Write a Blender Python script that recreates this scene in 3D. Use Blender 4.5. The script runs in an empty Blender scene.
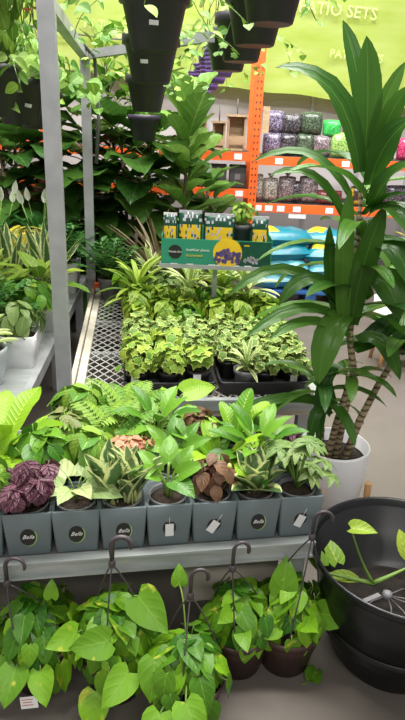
import bpy, math, random
from mathutils import Vector as Vec, Matrix, Quaternion
PI = math.pi
scene = bpy.context.scene
COL = scene.collection
rng = random.Random(7)
R = math.radians

# ------------------------------------------------------------------ materials
def _nt(name):
    m = bpy.data.materials.new(name); m.use_nodes = True
    nt = m.node_tree; nt.nodes.clear()
    out = nt.nodes.new('ShaderNodeOutputMaterial')
    return m, nt, out

def _math(nt, op, a, b=None, clamp=False):
    n = nt.nodes.new('ShaderNodeMath'); n.operation = op; n.use_clamp = clamp
    for i, x in enumerate((a, b)):
        if x is None: continue
        if isinstance(x, (int, float)): n.inputs[i].default_value = x
        else: nt.links.new(x, n.inputs[i])
    return n.outputs[0]

def _mix(nt, fac, a, b):
    n = nt.nodes.new('ShaderNodeMix'); n.data_type = 'RGBA'
    if isinstance(fac, (int, float)): n.inputs[0].default_value = fac
    else: nt.links.new(fac, n.inputs[0])
    for i, x in ((6, a), (7, b)):
        if isinstance(x, tuple): n.inputs[i].default_value = (*x[:3], 1)
        else: nt.links.new(x, n.inputs[i])
    return n.outputs[2]

def _range(nt, v, a, b, c=0., d=1.):
    n = nt.nodes.new('ShaderNodeMapRange'); n.clamp = True
    nt.links.new(v, n.inputs[0])
    for i, x in enumerate((a, b, c, d)): n.inputs[i + 1].default_value = x
    return n.outputs[0]

def _noise(nt, scale, detail=3., vec=None):
    n = nt.nodes.new('ShaderNodeTexNoise'); n.inputs['Scale'].default_value = scale; n.inputs['Detail'].default_value = detail
    if vec is None:
        t = nt.nodes.new('ShaderNodeTexCoord'); vec = t.outputs['Object']
    nt.links.new(vec, n.inputs['Vector'])
    return n.outputs['Fac']

def mat(name, c, c2=None, rough=.55, metal=0., scale=12., bump=0., bscale=None, lo=.35, hi=.65, trans=0., spec=.5, stretch=None):
    m, nt, out = _nt(name)
    b = nt.nodes.new('ShaderNodeBsdfPrincipled'); nt.links.new(b.outputs[0], out.inputs[0])
    b.inputs['Roughness'].default_value = rough; b.inputs['Metallic'].default_value = metal
    b.inputs['Specular IOR Level'].default_value = spec
    if trans: b.inputs['Transmission Weight'].default_value = trans
    vec = None
    if stretch:
        t = nt.nodes.new('ShaderNodeTexCoord'); mp = nt.nodes.new('ShaderNodeMapping')
        nt.links.new(t.outputs['Object'], mp.inputs[0]); mp.inputs['Scale'].default_value = stretch; vec = mp.outputs[0]
    c2 = c2 or tuple(x * .82 for x in c)
    f = _noise(nt, scale, 5., vec)
    nt.links.new(_mix(nt, _range(nt, f, lo, hi), c, c2), b.inputs['Base Color'])
    if bump:
        bp = nt.nodes.new('ShaderNodeBump'); bp.inputs['Strength'].default_value = bump; bp.inputs['Distance'].default_value = .004
        nt.links.new(_noise(nt, bscale or scale * 4, 4., vec), bp.inputs['Height']); nt.links.new(bp.outputs[0], b.inputs['Normal'])
    return m

def leafmat(name, c1, c2, rib=None, edge=None, edge_w=.2, patch=None, patch_lo=.55, patch_hi=.62, patch_scale=28.,
            veins=7., vein=.25, rough=.42, trans=.2, ribw=.1, bump=.25):
    m, nt, out = _nt(name)
    b = nt.nodes.new('ShaderNodeBsdfPrincipled'); b.inputs['Roughness'].default_value = rough; b.inputs['Specular IOR Level'].default_value = .35
    uvn = nt.nodes.new('ShaderNodeUVMap'); sx = nt.nodes.new('ShaderNodeSeparateXYZ'); nt.links.new(uvn.outputs[0], sx.inputs[0])
    u, v = sx.outputs[0], sx.outputs[1]
    at = nt.nodes.new('ShaderNodeAttribute'); at.attribute_name = 'lv'; lv = at.outputs['Fac']
    a = _math(nt, 'ABSOLUTE', _math(nt, 'MULTIPLY', _math(nt, 'SUBTRACT', u, .5), 2.))
    col = _mix(nt, lv, c1, c2)
    if patch:
        f = _math(nt, 'ADD', _noise(nt, patch_scale, 2.), _math(nt, 'MULTIPLY', _math(nt, 'SUBTRACT', lv, .5), .16))
        col = _mix(nt, _range(nt, f, patch_lo, patch_hi), col, patch)
    w = _math(nt, 'SINE', _math(nt, 'MULTIPLY', _math(nt, 'SUBTRACT', _math(nt, 'MULTIPLY', v, veins), _math(nt, 'MULTIPLY', a, 1.6)), 2 * PI))
    vm = _math(nt, 'MULTIPLY', _range(nt, w, .55, 1.), vein)
    rm = _math(nt, 'MULTIPLY', _range(nt, a, 0., ribw, 1., 0.), .8)
    rib = rib or tuple(min(1, x * 1.6 + .03) for x in c2)
    col = _mix(nt, _math(nt, 'MAXIMUM', vm, rm), col, rib)
    if edge:
        e = _math(nt, 'ADD', a, _math(nt, 'MULTIPLY', _math(nt, 'SUBTRACT', _noise(nt, 60., 2.), .5), .5))
        col = _mix(nt, _range(nt, e, 1 - edge_w - .08, 1 - edge_w + .08), col, edge)
    nt.links.new(col, b.inputs['Base Color'])
    if bump:
        bp = nt.nodes.new('ShaderNodeBump'); bp.inputs['Strength'].default_value = bump; bp.inputs['Distance'].default_value = .004
        nt.links.new(_math(nt, 'MAXIMUM', w, _math(nt, 'MULTIPLY', rm, -2.)), bp.inputs['Height']); nt.links.new(bp.outputs[0], b.inputs['Normal'])
    tr = nt.nodes.new('ShaderNodeBsdfTranslucent'); nt.links.new(col, tr.inputs[0])
    ms = nt.nodes.new('ShaderNodeMixShader'); ms.inputs[0].default_value = trans
    nt.links.new(b.outputs[0], ms.inputs[1]); nt.links.new(tr.outputs[0], ms.inputs[2]); nt.links.new(ms.outputs[0], out.inputs[0])
    return m

M = {}
M['steel'] = mat('galvanised_steel', (.50, .51, .53), (.36, .37, .39), .42, .35, 9., .1, lo=.3, hi=.7)
M['zinc'] = mat('zinc_wire', (.62, .61, .58), (.5, .49, .47), .5, .1)
M['rail'] = mat('bench_rail_metal', (.46, .49, .48), (.33, .36, .35), .45, .3, 6., .15, stretch=(1, 6, 6))
M['benchtop'] = mat('bench_deck', (.16, .16, .155), (.09, .09, .09), .7, 0, 10.)
M['cream'] = mat('cream_paint', (.62, .57, .47), (.5, .46, .38), .6, 0, 8., .2)
M['black'] = mat('black_plastic', (.018, .018, .021), (.026, .026, .03), .42, 0, 8., spec=.5)
M['blackgloss'] = mat('black_glossy_plastic', (.007, .0075, .008), (.011, .0115, .013), .3, 0, 5., .05, spec=.35)
M['purple'] = mat('purple_plastic', (.2, .1, .4), (.16, .075, .33), .45)
M['darkpurple'] = mat('dark_purple_plastic', (.03, .022, .045), (.04, .03, .055), .45)
M['brown'] = mat('brown_plastic', (.075, .036, .03), (.055, .027, .023), .5)
M['hook'] = mat('grey_brown_plastic', (.055, .045, .05), (.075, .06, .066), .45)
M['slate'] = mat('slate_grey_ceramic', (.155, .195, .205), (.125, .16, .17), .5, 0, 5., .08, 60.)
M['white'] = mat('white_glaze', (.88, .88, .9), (.84, .84, .87), .4, 0, 4.)
M['paleblue'] = mat('pale_white_glaze', (.72, .77, .8), (.66, .71, .75), .4, 0, 4.)
M['paper'] = mat('white_paper', (.82, .82, .82), (.75, .75, .76), .6)
M['soil'] = mat('potting_soil', (.055, .036, .024), (.02, .013, .009), .95, 0, 60., 1., 120.)
M['wetsoil'] = mat('dark_wet_soil', (.006, .005, .004), (.016, .012, .008), .7, 0, 30., .8, 60., spec=.2)
M['wood'] = mat('oak', (.55, .3, .12), (.4, .2, .08), .5, 0, 10., .1, stretch=(8, 8, 1))
M['palewood'] = mat('pale_wood', (.5, .36, .22), (.36, .25, .15), .6, 0, 10., .1, stretch=(1, 1, 9))
M['orange'] = mat('orange_enamel', (.88, .14, .02), (.78, .11, .015), .45)
M['terra'] = mat('terracotta_pink', (.6, .26, .18), (.5, .2, .14), .7, 0, 14., .1)
M['greypot'] = mat('grey_plastic', (.19, .19, .2), (.15, .15, .16), .5)
M['greydark'] = mat('dark_grey_card', (.06, .065, .07), (.045, .05, .05), .6)
M['boxgreen'] = mat('green_card', (.025, .28, .165), (.022, .25, .145), .5, 0, 3.)
M['boxdark'] = mat('dark_green_film', (.01, .085, .05), (.008, .06, .035), .3, 0, 25., .3)
M['yellow'] = mat('yellow_print', (.85, .58, .02), (.78, .5, .02), .5)
M['lilac'] = mat('lilac_print', (.25, .18, .48), (.14, .09, .3), .6, 0, 140.)
M['palelilac'] = mat('pale_lilac_print', (.6, .58, .62), (.4, .38, .48), .6, 0, 140.)
M['whiteink'] = mat('white_ink', (.85, .85, .83), (.82, .82, .8), .6)
M['blackink'] = mat('black_ink', (.014, .015, .014), (.02, .02, .02), .5)
M['limeink'] = mat('lime_ink', (.35, .55, .16), (.3, .5, .14), .5)
M['teal'] = mat('teal_film', (.005, .23, .31), (.01, .17, .24), .28, 0, 7., .5, 30.)
M['paleteal'] = mat('pale_teal_film', (.16, .42, .48), (.05, .3, .38), .28, 0, 7., .5, 30.)
M['bluepallet'] = mat('blue_pallet', (.03, .12, .35), (.02, .08, .25), .6)
M['floor'] = mat('polished_concrete', (.16, .14, .12), (.105, .092, .08), .42, 0, 2.2, .08, 50., lo=.25, hi=.75)
M['wall'] = mat('grey_wall_panel', (.46, .44, .44), (.4, .38, .38), .8, 0, 2.)
M['bannertext'] = mat('pale_lime_ink', (.55, .66, .24), (.52, .64, .21), .8)
M['cable'] = mat('grey_cable', (.12, .13, .12), None, .6)
M['flower'] = mat('orange_petal', (.8, .18, .05), (.7, .25, .1), .5)
M['spathe'] = mat('white_petal', (.8, .82, .72), (.7, .75, .6), .5)
M['cane'] = None

def banner_mat():
    m, nt, out = _nt('lime_fabric')
    b = nt.nodes.new('ShaderNodeBsdfPrincipled'); b.inputs['Roughness'].default_value = .85
    t = nt.nodes.new('ShaderNodeTexCoord'); mp = nt.nodes.new('ShaderNodeMapping'); mp.inputs['Scale'].default_value = (.7, 1, 2.4)
    nt.links.new(t.outputs['Object'], mp.inputs[0])
    f = _noise(nt, 3.2, 5., mp.outputs[0])
    c = _mix(nt, _range(nt, f, .3, .7), (.4, .53, .075), (.51, .62, .18))
    nt.links.new(c, b.inputs['Base Color'])
    tr = nt.nodes.new('ShaderNodeBsdfTranslucent'); nt.links.new(c, tr.inputs[0])
    ms = nt.nodes.new('ShaderNodeMixShader'); ms.inputs[0].default_value = .35
    nt.links.new(b.outputs[0], ms.inputs[1]); nt.links.new(tr.outputs[0], ms.inputs[2]); nt.links.new(ms.outputs[0], out.inputs[0])
    return m
M['banner'] = banner_mat()

def cane_mat():
    m, nt, out = _nt('ringed_cane_bark')
    b = nt.nodes.new('ShaderNodeBsdfPrincipled'); nt.links.new(b.outputs[0], out.inputs[0]); b.inputs['Roughness'].default_value = .7
    w = nt.nodes.new('ShaderNodeTexWave'); w.bands_direction = 'Z'; w.inputs['Scale'].default_value = 14.; w.inputs['Distortion'].default_value = 3.
    w.inputs['Detail'].default_value = 2.; w.inputs['Detail Scale'].default_value = 3.
    t = nt.nodes.new('ShaderNodeTexCoord'); nt.links.new(t.outputs['Object'], w.inputs[0])
    nt.links.new(_mix(nt, _range(nt, w.outputs['Fac'], .1, .55), (.1, .06, .03), (.4, .32, .19)), b.inputs['Base Color'])
    return m
M['cane'] = cane_mat()

def bagmat(name, ca, cb, cc, sc=75.):
    m, nt, out = _nt(name)
    b = nt.nodes.new('ShaderNodeBsdfPrincipled'); nt.links.new(b.outputs[0], out.inputs[0]); b.inputs['Roughness'].default_value = .22
    v = nt.nodes.new('ShaderNodeTexVoronoi'); v.inputs['Scale'].default_value = sc
    t = nt.nodes.new('ShaderNodeTexCoord'); nt.links.new(t.outputs['Object'], v.inputs['Vector'])
    s = nt.nodes.new('ShaderNodeSeparateColor'); nt.links.new(v.outputs['Color'], s.inputs[0])
    c = _mix(nt, s.outputs[0], ca, cb)
    c = _mix(nt, _range(nt, v.outputs['Distance'], .3, .7), c, cc)
    nt.links.new(c, b.inputs['Base Color'])
    bp = nt.nodes.new('ShaderNodeBump'); bp.inputs['Strength'].default_value = .5; bp.inputs['Distance'].default_value = .01
    nt.links.new(_noise(nt, 22., 3.), bp.inputs['Height']); nt.links.new(bp.outputs[0], b.inputs['Normal'])
    return m
BAGS = {'lilac': bagmat('lilac_stones', (.22, .18, .3), (.4, .35, .48), (.06, .05, .09)),
        'moss': bagmat('moss_in_film', (.05, .09, .05), (.13, .19, .11), (.03, .04, .03)),
        'char': bagmat('charcoal_stones', (.05, .05, .06), (.2, .18, .2), (.02, .02, .025)),
        'pink': bagmat('pink_grit', (.5, .05, .16), (.62, .12, .25), (.3, .02, .08)),
        'lime': bagmat('lime_pebbles', (.3, .6, .1), (.5, .65, .3), (.12, .3, .05)),
        'green': bagmat('bright_green_film', (.05, .55, .1), (.1, .6, .2), (.03, .35, .05)),
        'mixed': bagmat('mixed_pebbles', (.45, .4, .42), (.22, .14, .16), (.08, .07, .08)),
        'cream': bagmat('cream_pebbles', (.6, .57, .52), (.45, .42, .38), (.15, .14, .12)),
        'red': bagmat('dark_red_bark', (.25, .04, .06), (.35, .1, .1), (.08, .02, .02)),
        'gold': bagmat('yellow_film', (.7, .45, .04), (.1, .08, .04), (.05, .04, .03), 18.)}

L = {}
L['pothos'] = leafmat('pothos_leaf', (0.026, 0.125, 0.01), (0.2, 0.42, 0.018), (0.2196, 0.4, 0.035), patch=(0.5124, 0.56, 0.06), patch_lo=.66, patch_hi=.76, patch_scale=26., veins=4., vein=.05, rough=.4, ribw=.06, bump=.12)
L['limepothos'] = leafmat('lime_pothos_leaf', (0.122, 0.27, 0.02), (0.366, 0.48, 0.05), (0.488, 0.58, 0.13), veins=5, vein=.15)
L['ivy'] = leafmat('ivy_leaf', (0.0793, 0.2, 0.035), (0.2684, 0.4, 0.08), (0.366, 0.46, 0.16), edge=(0.5124, 0.58, 0.2), edge_w=.2, vein=.1, rough=.5)
L['greenivy'] = leafmat('light_ivy_leaf', (0.0854, 0.25, 0.02), (0.4148, 0.54, 0.06), (0.4392, 0.55, 0.12), edge=(0.5124, 0.6, 0.16), edge_w=.1, vein=.1, rough=.5)
L['cream_dracaena'] = leafmat('cream_striped_leaf', (0.244, 0.38, 0.08), (0.366, 0.46, 0.13), (0.552, 0.6, 0.25), edge=(0.6624, 0.72, 0.38), edge_w=.4, vein=0., ribw=.05)
L['dracaena'] = leafmat('dark_strap_leaf', (0.0268, 0.1, 0.012), (0.0915, 0.22, 0.025), (0.122, 0.27, 0.045), veins=0., vein=0., rough=.33, ribw=.07, trans=.28)
L['fig'] = leafmat('fiddle_leaf', (0.0976, 0.24, 0.035), (0.2196, 0.4, 0.07), (0.3416, 0.46, 0.14), veins=6, vein=.3, rough=.4)
L['darkbig'] = leafmat('dark_broad_leaf', (0.022, 0.08, 0.012), (0.0732, 0.18, 0.025), (0.1098, 0.22, 0.05), veins=7, vein=.25, rough=.35)
L['zz'] = leafmat('deep_green_leaf', (0.0268, 0.12, 0.025), (0.0732, 0.22, 0.04), None, vein=.1, rough=.3)
L['nest'] = leafmat('nest_fern_leaf', (0.0732, 0.24, 0.01), (0.2684, 0.46, 0.02), (0.366, 0.54, 0.07), veins=14, vein=.12, rough=.35)
L['fern'] = leafmat('fern_leaflet', (0.0671, 0.21, 0.02), (0.244, 0.4, 0.045), None, vein=0., rough=.5)
L['burgundy'] = leafmat('burgundy_leaf', (.09, .032, .05), (.2, .085, .12), (.035, .012, .02), veins=4, vein=.55, rough=.4, bump=.7)
L['redbrown'] = leafmat('red_brown_leaf', (.13, .055, .035), (.26, .13, .08), (.12, .18, .05), veins=4, vein=.3, rough=.45)
L['pale'] = leafmat('pale_green_leaf', (0.244, 0.36, 0.12), (0.4392, 0.5, 0.22), (0.122, 0.25, 0.06), veins=5, vein=.35, rough=.42)
L['snake'] = leafmat('banded_blade', (0.061, 0.14, 0.04), (0.122, 0.2, 0.07), (0.1098, 0.2, 0.07), edge=(0.69, 0.75, 0.34), edge_w=.36, veins=10, vein=.2, ribw=.02, rough=.4)
L['schefflera'] = leafmat('umbrella_leaflet', (0.1098, 0.21, 0.055), (0.244, 0.34, 0.1), (0.3416, 0.42, 0.16), vein=.1, rough=.38)
L['lily'] = leafmat('peace_lily_leaf', (0.0305, 0.135, 0.012), (0.1464, 0.33, 0.025), (0.1952, 0.39, 0.05), veins=6, vein=.06, bump=.12, ribw=.06, rough=.32)
L['olive'] = leafmat('olive_leaf', (.13, .2, .05), (.25, .3, .1), (.25, .12, .07), veins=5, vein=.35)
L['salmon'] = leafmat('salmon_leaf', (.5, .2, .12), (.62, .34, .2), (.4, .15, .1), vein=.2)
L['croton'] = leafmat('yellow_patched_leaf', (.1, .2, .03), (.45, .4, .04), (.6, .5, .08), patch=(.6, .5, .05), patch_lo=.5, patch_hi=.6)
L['cordy'] = leafmat('bronze_blade', (.12, .08, .05), (.26, .2, .11), None, vein=0, rough=.45)
L['stem'] = leafmat('green_stem', (0.1586, 0.3, 0.06), (0.244, 0.38, 0.08), vein=0, bump=0)
L['brownstem'] = mat('brown_stem', (.16, .1, .06), (.1, .06, .035), .7)

# ------------------------------------------------------------------ mesh builder
class MB:
    def __init__(s): s.v = []; s.f = []; s.uv = []; s.lv = []; s.mi = []; s.sm = []
    def face(s, idx, uv=None, lv=0., mi=0, sm=True):
        s.f.append(idx); s.uv.append(uv or [(0., 0.)] * len(idx)); s.lv.append(lv); s.mi.append(mi); s.sm.append(sm)
    def add(s, pts):
        n = len(s.v); s.v.extend([tuple(p) for p in pts]); return n
    def mesh(s, name, mats):
        me = bpy.data.meshes.new(name); me.from_pydata(s.v, [], s.f)
        if not isinstance(mats, (list, tuple)): mats = [mats]
        for m in mats: me.materials.append(m)
        uvl = me.uv_layers.new(name='UVMap')
        uvl.data.foreach_set('uv', [c for f in s.uv for t in f for c in t])
        at = me.attributes.new('lv', 'FLOAT', 'FACE'); at.data.foreach_set('value', s.lv)
        me.polygons.foreach_set('material_index', s.mi); me.polygons.foreach_set('use_smooth', s.sm)
        me.update(); return me
    # --- shapes
    def box(s, c, size, rz=0., mi=0, rot=None):
        c = Vec(c); hx, hy, hz = (q / 2 for q in size)
        q = rot.to_matrix() if rot else Matrix.Rotation(rz, 3, 'Z')
        n = s.add([c + q @ Vec((x, y, z)) for z in (-hz, hz) for x, y in ((-hx, -hy), (hx, -hy), (hx, hy), (-hx, hy))])
        for f in ((3, 2, 1, 0), (4, 5, 6, 7), (0, 1, 5, 4), (1, 2, 6, 5), (2, 3, 7, 6), (3, 0, 4, 7)):
            s.face([n + i for i in f], sm=False, mi=mi)
    def beam(s, a, b, w, h, mi=0):
        a, b = Vec(a), Vec(b); d = (b - a)
        rot = d.to_track_quat('X', 'Z')
        s.box((a + b) / 2, (d.length, w, h), mi=mi, rot=rot)
    def tube(s, pts, r, n=6, mi=0, lv=.5, cap=True, flat=None):
        pts = [Vec(p) for p in pts]; k = len(pts)
        rs = r if isinstance(r, (list, tuple)) else [r] * k
        base = len(s.v); ref = None
        for i, p in enumerate(pts):
            t = (pts[min(i + 1, k - 1)] - pts[max(i - 1, 0)])
            if t.length < 1e-9: t = Vec((0, 0, 1))
            t.normalize()
            if ref is None: ref = t.orthogonal().normalized()
            ref = ref - t * ref.dot(t)
            if ref.length < 1e-6: ref = t.orthogonal()
            ref.normalize(); b = t.cross(ref)
            s.add([p + (ref * math.cos(2 * PI * j / n) + b * math.sin(2 * PI * j / n) * (flat or 1.)) * rs[i] for j in range(n)])
        for i in range(k - 1):
            for j in range(n):
                j2 = (j + 1) % n
                s.face([base + i * n + j, base + i * n + j2, base + (i + 1) * n + j2, base + (i + 1) * n + j], lv=lv, mi=mi)
        if cap:
            s.face([base + j for j in range(n)][::-1], lv=lv, mi=mi, sm=False); s.face([base + (k - 1) * n + j for j in range(n)], lv=lv, mi=mi, sm=False)
    def loft(s, rings, mi=0, sm=True, close0=True, close1=True):
        n = len(rings[0]); base = len(s.v)
        for r in rings: s.add(r)
        for i in range(len(rings) - 1):
            for j in range(n):
                j2 = (j + 1) % n
                s.face([base + i * n + j, base + i * n + j2, base + (i + 1) * n + j2, base + (i + 1) * n + j], mi=mi, sm=sm)
        if close0: s.face([base + j for j in range(n)][::-1], mi=mi, sm=False)
        if close1: s.face([base + (len(rings) - 1) * n + j for j in range(n)], mi=mi, sm=False)
    def lathe(s, prof, n=28, c=(0, 0, 0), mi=0, close0=True, close1=True):
        s.loft([[(c[0] + r * math.cos(2 * PI * j / n), c[1] + r * math.sin(2 * PI * j / n), c[2] + z) for j in range(n)] for r, z in prof], mi, True, close0, close1)
    def rrect(s, secs, c=(0, 0, 0), mi=0, k=4, close0=True, close1=True):
        rings = []
        for hw, hd, z, r in secs:
            ring = []
            for q, (sx, sy) in enumerate(((1, 1), (-1, 1), (-1, -1), (1, -1))):
                for i in range(k + 1):
                    a = (q + i / k) * PI / 2
                    ring.append((c[0] + sx * (hw - r) + r * math.cos(a), c[1] + sy * (hd - r) + r * math.sin(a), c[2] + z))
            rings.append(ring)
        s.loft(rings, mi, True, close0, close1)
    def pillow(s, w, h, t, c=(0, 0, 0), rot=None, n=9, mi=0, rg=None):
        rot = rot or Matrix.Identity(3); c = Vec(c)
        for sg in (1, -1):
            base = len(s.v)
            for i in range(n + 1):
                for j in range(n + 1):
                    x, y = -1 + 2 * i / n, -1 + 2 * j / n
                    th = max(0, (1 - x ** 4) * (1 - y ** 4)) ** .5 * t / 2
                    if rg: th *= 1 + rg.uniform(-.12, .12)
                    pin = 1 - .07 * (x * x) * (y * y)
                    s.add([c + rot @ Vec((x * w / 2 * pin, y * h / 2 * pin, sg * th))])
            for i in range(n):
                for j in range(n):
                    q = [base + i * (n + 1) + j, base + (i + 1) * (n + 1) + j, base + (i + 1) * (n + 1) + j + 1, base + i * (n + 1) + j + 1]
                    s.face(q if sg > 0 else q[::-1], uv=[((i + a) / n, (j + b) / n) for a, b in ((0, 0), (1, 0), (1, 1), (0, 1))], mi=mi)
    # --- leaves
    def leaf(s, p, d, nrm, Ln, W, kind, bend=.5, fold=.15, wave=0., lv=None, mi=0, twist=0., rg=rng):
        prof = PROF[kind]; lv = rg.random() if lv is None else lv
        p = Vec(p); d = Vec(d).normalized(); nrm = Vec(nrm); nrm = nrm - d * nrm.dot(d)
        if nrm.length < 1e-5: nrm = d.orthogonal()
        nrm.normalize(); base = len(s.v); k = len(prof); ph = rg.random() * 6
        cols = (-1, -.5, 0, .5, 1); t0 = 0.
        for i, (t, hw, back) in enumerate(prof):
            dt = t - t0; t0 = t
            q = Quaternion(d.cross(nrm), -bend * dt)
            d = q @ d; nrm = q @ nrm
            if twist:
                nrm = Quaternion(d, twist * dt) @ nrm
            p = p + d * (Ln * dt); side = d.cross(nrm)
            for c in cols:
                a = abs(c); off = fold * a * hw * W * 2 + (wave * W * math.sin(t * 14 + ph + c) * a * a if wave else 0)
                s.v.append(tuple(p + side * (c * hw * W) + nrm * off - d * (back * Ln * a)))
        for i in range(k - 1):
            for j in range(4):
                a = base + i * 5 + j
                s.face([a, a + 1, a + 6, a + 5], uv=[(j / 4, prof[i][0]), ((j + 1) / 4, prof[i][0]), ((j + 1) / 4, prof[i + 1][0]), (j / 4, prof[i + 1][0])], lv=lv, mi=mi)
    def ivy(s, p, d, nrm, size, lv=None, droop=.3, rg=rng):
        lv = rg.random() if lv is None else lv
        p = Vec(p); d = Vec(d).normalized(); nrm = Vec(nrm); nrm = (nrm - d * nrm.dot(d))
        if nrm.length < 1e-5: nrm = d.orthogonal()
        nrm.normalize(); side = d.cross(nrm)
        c = p + d * size * .3
        out = []
        for ang, r in ((0, .78), (22, .55), (52, .66), (80, .42), (118, .5), (160, .32), (200, .32), (242, .5), (280, .42), (308, .66), (338, .55)):
            a = R(ang); x, y = math.sin(a) * r, math.cos(a) * r
            out.append(c + d * y * size + side * x * size - nrm * droop * size * r * r)
        n = s.add([c + nrm * .03 * size] + out); k = len(out)
        for j in range(k):
            s.face([n, n + 1 + j, n + 1 + (j + 1) % k], uv=[(.5, .5), (0, .5), (0, .5)], lv=lv)

PROF = {
    'heart': [(0, .26, .13), (.07, .42, .1), (.18, .5, .07), (.32, .485, .02), (.48, .42, 0), (.64, .32, 0), (.8, .19, 0), (.92, .075, 0), (1, .004, 0)],
    'lance': [(0, .1, 0), (.08, .24, 0), (.2, .38, 0), (.35, .48, 0), (.5, .5, 0), (.65, .44, 0), (.8, .31, 0), (.92, .14, 0), (1, .004, 0)],
    'strap': [(0, .26, 0), (.1, .33, 0), (.25, .41, 0), (.4, .47, 0), (.55, .5, 0), (.7, .46, 0), (.84, .34, 0), (.94, .17, 0), (1, .01, 0)],
    'blade': [(0, .36, 0), (.12, .42, 0), (.3, .48, 0), (.45, .5, 0), (.6, .47, 0), (.75, .38, 0), (.88, .22, 0), (.96, .09, 0), (1, .004, 0)],
    'ovate': [(0, .06, 0), (.08, .26, .02), (.2, .43, .01), (.35, .5, 0), (.5, .48, 0), (.65, .4, 0), (.8, .26, 0), (.92, .11, 0), (1, .004, 0)],
    'fiddle': [(0, .1, 0), (.1, .22, .02), (.25, .32, 0), (.4, .36, 0), (.55, .45, 0), (.7, .5, 0), (.84, .44, 0), (.95, .25, 0), (1, .06, 0)],
    'small': [(0, .08, 0), (.3, .45, 0), (.55, .5, 0), (.8, .3, 0), (1, .01, 0)],
    'nest': [(0, .12, 0), (.15, .25, 0), (.3, .36, 0), (.45, .45, 0), (.6, .5, 0), (.75, .47, 0), (.88, .34, 0), (.96, .18, 0), (1, .02, 0)],
}

def sph(az, el): return Vec((math.cos(el) * math.cos(az), math.cos(el) * math.sin(az), math.sin(el)))
def bez(a, b, c, n=6): return [Vec(a) * (1 - t) ** 2 + Vec(b) * 2 * t * (1 - t) + Vec(c) * t * t for t in [i / n for i in range(n + 1)]]

def bush(F, S, rg, n, rx, ry, rz, zc, Ln, W, kind, z0=.1, lo=0., hi=1.75, bend=.5, cx=0., cy=0., stem=.0022, jit=.35, inner=.55, fold=.12, wave=.03):
    ph = rg.random() * 6
    for k in range(n):
        az = ph + k * 2.39996 + rg.uniform(-.3, .3); th = lo + (hi - lo) * ((k + .5) / n) ** .75 + rg.uniform(-.12, .12)
        q = rg.uniform(inner, 1.)
        o = Vec((math.sin(th) * math.cos(az), math.sin(th) * math.sin(az), math.cos(th)))
        pos = Vec((cx + o.x * rx * q, cy + o.y * ry * q, zc + o.z * rz * q))
        hd = Vec((math.cos(az), math.sin(az), 0))
        d = (hd * max(.2, math.cos(th)) + Vec((0, 0, -max(.05, math.sin(th)) * .9)) + o * .25 + Vec([rg.uniform(-jit, jit) for _ in range(3)])).normalized()
        nr = (o + Vec((0, 0, .45)) + Vec([rg.uniform(-jit, jit) for _ in range(3)]))
        sc = rg.uniform(.75, 1.15); b = pos - d * Ln * sc * .45
        if kind == 'ivy': F.ivy(b, d, nr, Ln * sc, rg=rg)
        else: F.leaf(b, d, nr, Ln * sc, W * sc, kind, bend * rg.uniform(.4, 1.4), fold, wave, rg=rg)
        if S is not None:
            root = Vec((cx * .3 + hd.x * .25 * rx, cy * .3 + hd.y * .25 * ry, z0)); mid = (root + b) / 2 + Vec((0, 0, .25 * rz)) + hd * .1 * rx
            S.tube(bez(root, mid, b, 4), stem, 4, lv=rg.random())

def rosette(F, rg, n, Ln, W, kind, el0, el1, bend=.8, z0=0., r0=.008, cx=0., cy=0., fold=.18, wave=0., zspan=0., jitel=.12, ph=None, twist=0.):
    ph = rg.random() * 6 if ph is None else ph
    for k in range(n):
        t = (k + .5) / n; az = ph + k * 2.39996 + rg.uniform(-.25, .25); el = el1 + (el0 - el1) * t + rg.uniform(-jitel, jitel)
        d = sph(az, el); nr = Vec((-math.sin(el) * math.cos(az), -math.sin(el) * math.sin(az), math.cos(el)))
        p = Vec((cx + r0 * math.cos(az), cy + r0 * math.sin(az), z0 + zspan * (1 - t)))
        sc = rg.uniform(.8, 1.1)
        F.leaf(p, d, nr, Ln * sc, W * sc, kind, bend * rg.uniform(.6, 1.3), fold, wave, twist=rg.uniform(-twist, twist), rg=rg)

def frond(F, S, rg, p, az, el, Ln, bend, lw, pairs=14):
    d = sph(az, el); nr = Vec((-math.sin(el) * math.cos(az), -math.sin(el) * math.sin(az), math.cos(el))); p = Vec(p); pts = [p.copy()]; lv = rg.random()
    for k in range(pairs):
        q = Quaternion(d.cross(nr), -bend / pairs); d = q @ d; nr = q @ nr; p = p + d * Ln / pairs; pts.append(p.copy()); side = d.cross(nr)
        t = k / pairs
        l = lw * (math.sin(PI * min(1., .18 + t * .82)) ** .7 + .08)
        for sg in (-1, 1):
            if t > .12: F.leaf(p, side * sg + d * .45, nr, l, l * .36, 'small', .5, .1, lv=min(1, max(0, lv + rg.uniform(-.15, .15))), rg=rg)
    S.tube(pts, .0016, 4)

def palmate(F, S, rg, root, end, n, ll):
    root, end = Vec(root), Vec(end); S.tube(bez(root, (root + end) / 2 + Vec((0, 0, .03)), end, 4), .0022, 4)
    up = (end - root).normalized() + Vec((0, 0, 1.2)); up.normalize(); a0 = up.orthogonal().normalized(); b0 = up.cross(a0); lv = rg.random()
    for k in range(n):
        a = 2 * PI * k / n + rg.uniform(-.2, .2); d = a0 * math.cos(a) + b0 * math.sin(a) + up * .05
        F.leaf(end, d, up, ll * rg.uniform(.85, 1.1), ll * .4, 'ovate', .7, .1, lv=min(1, max(0, lv + rg.uniform(-.15, .15))), rg=rg)

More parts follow.
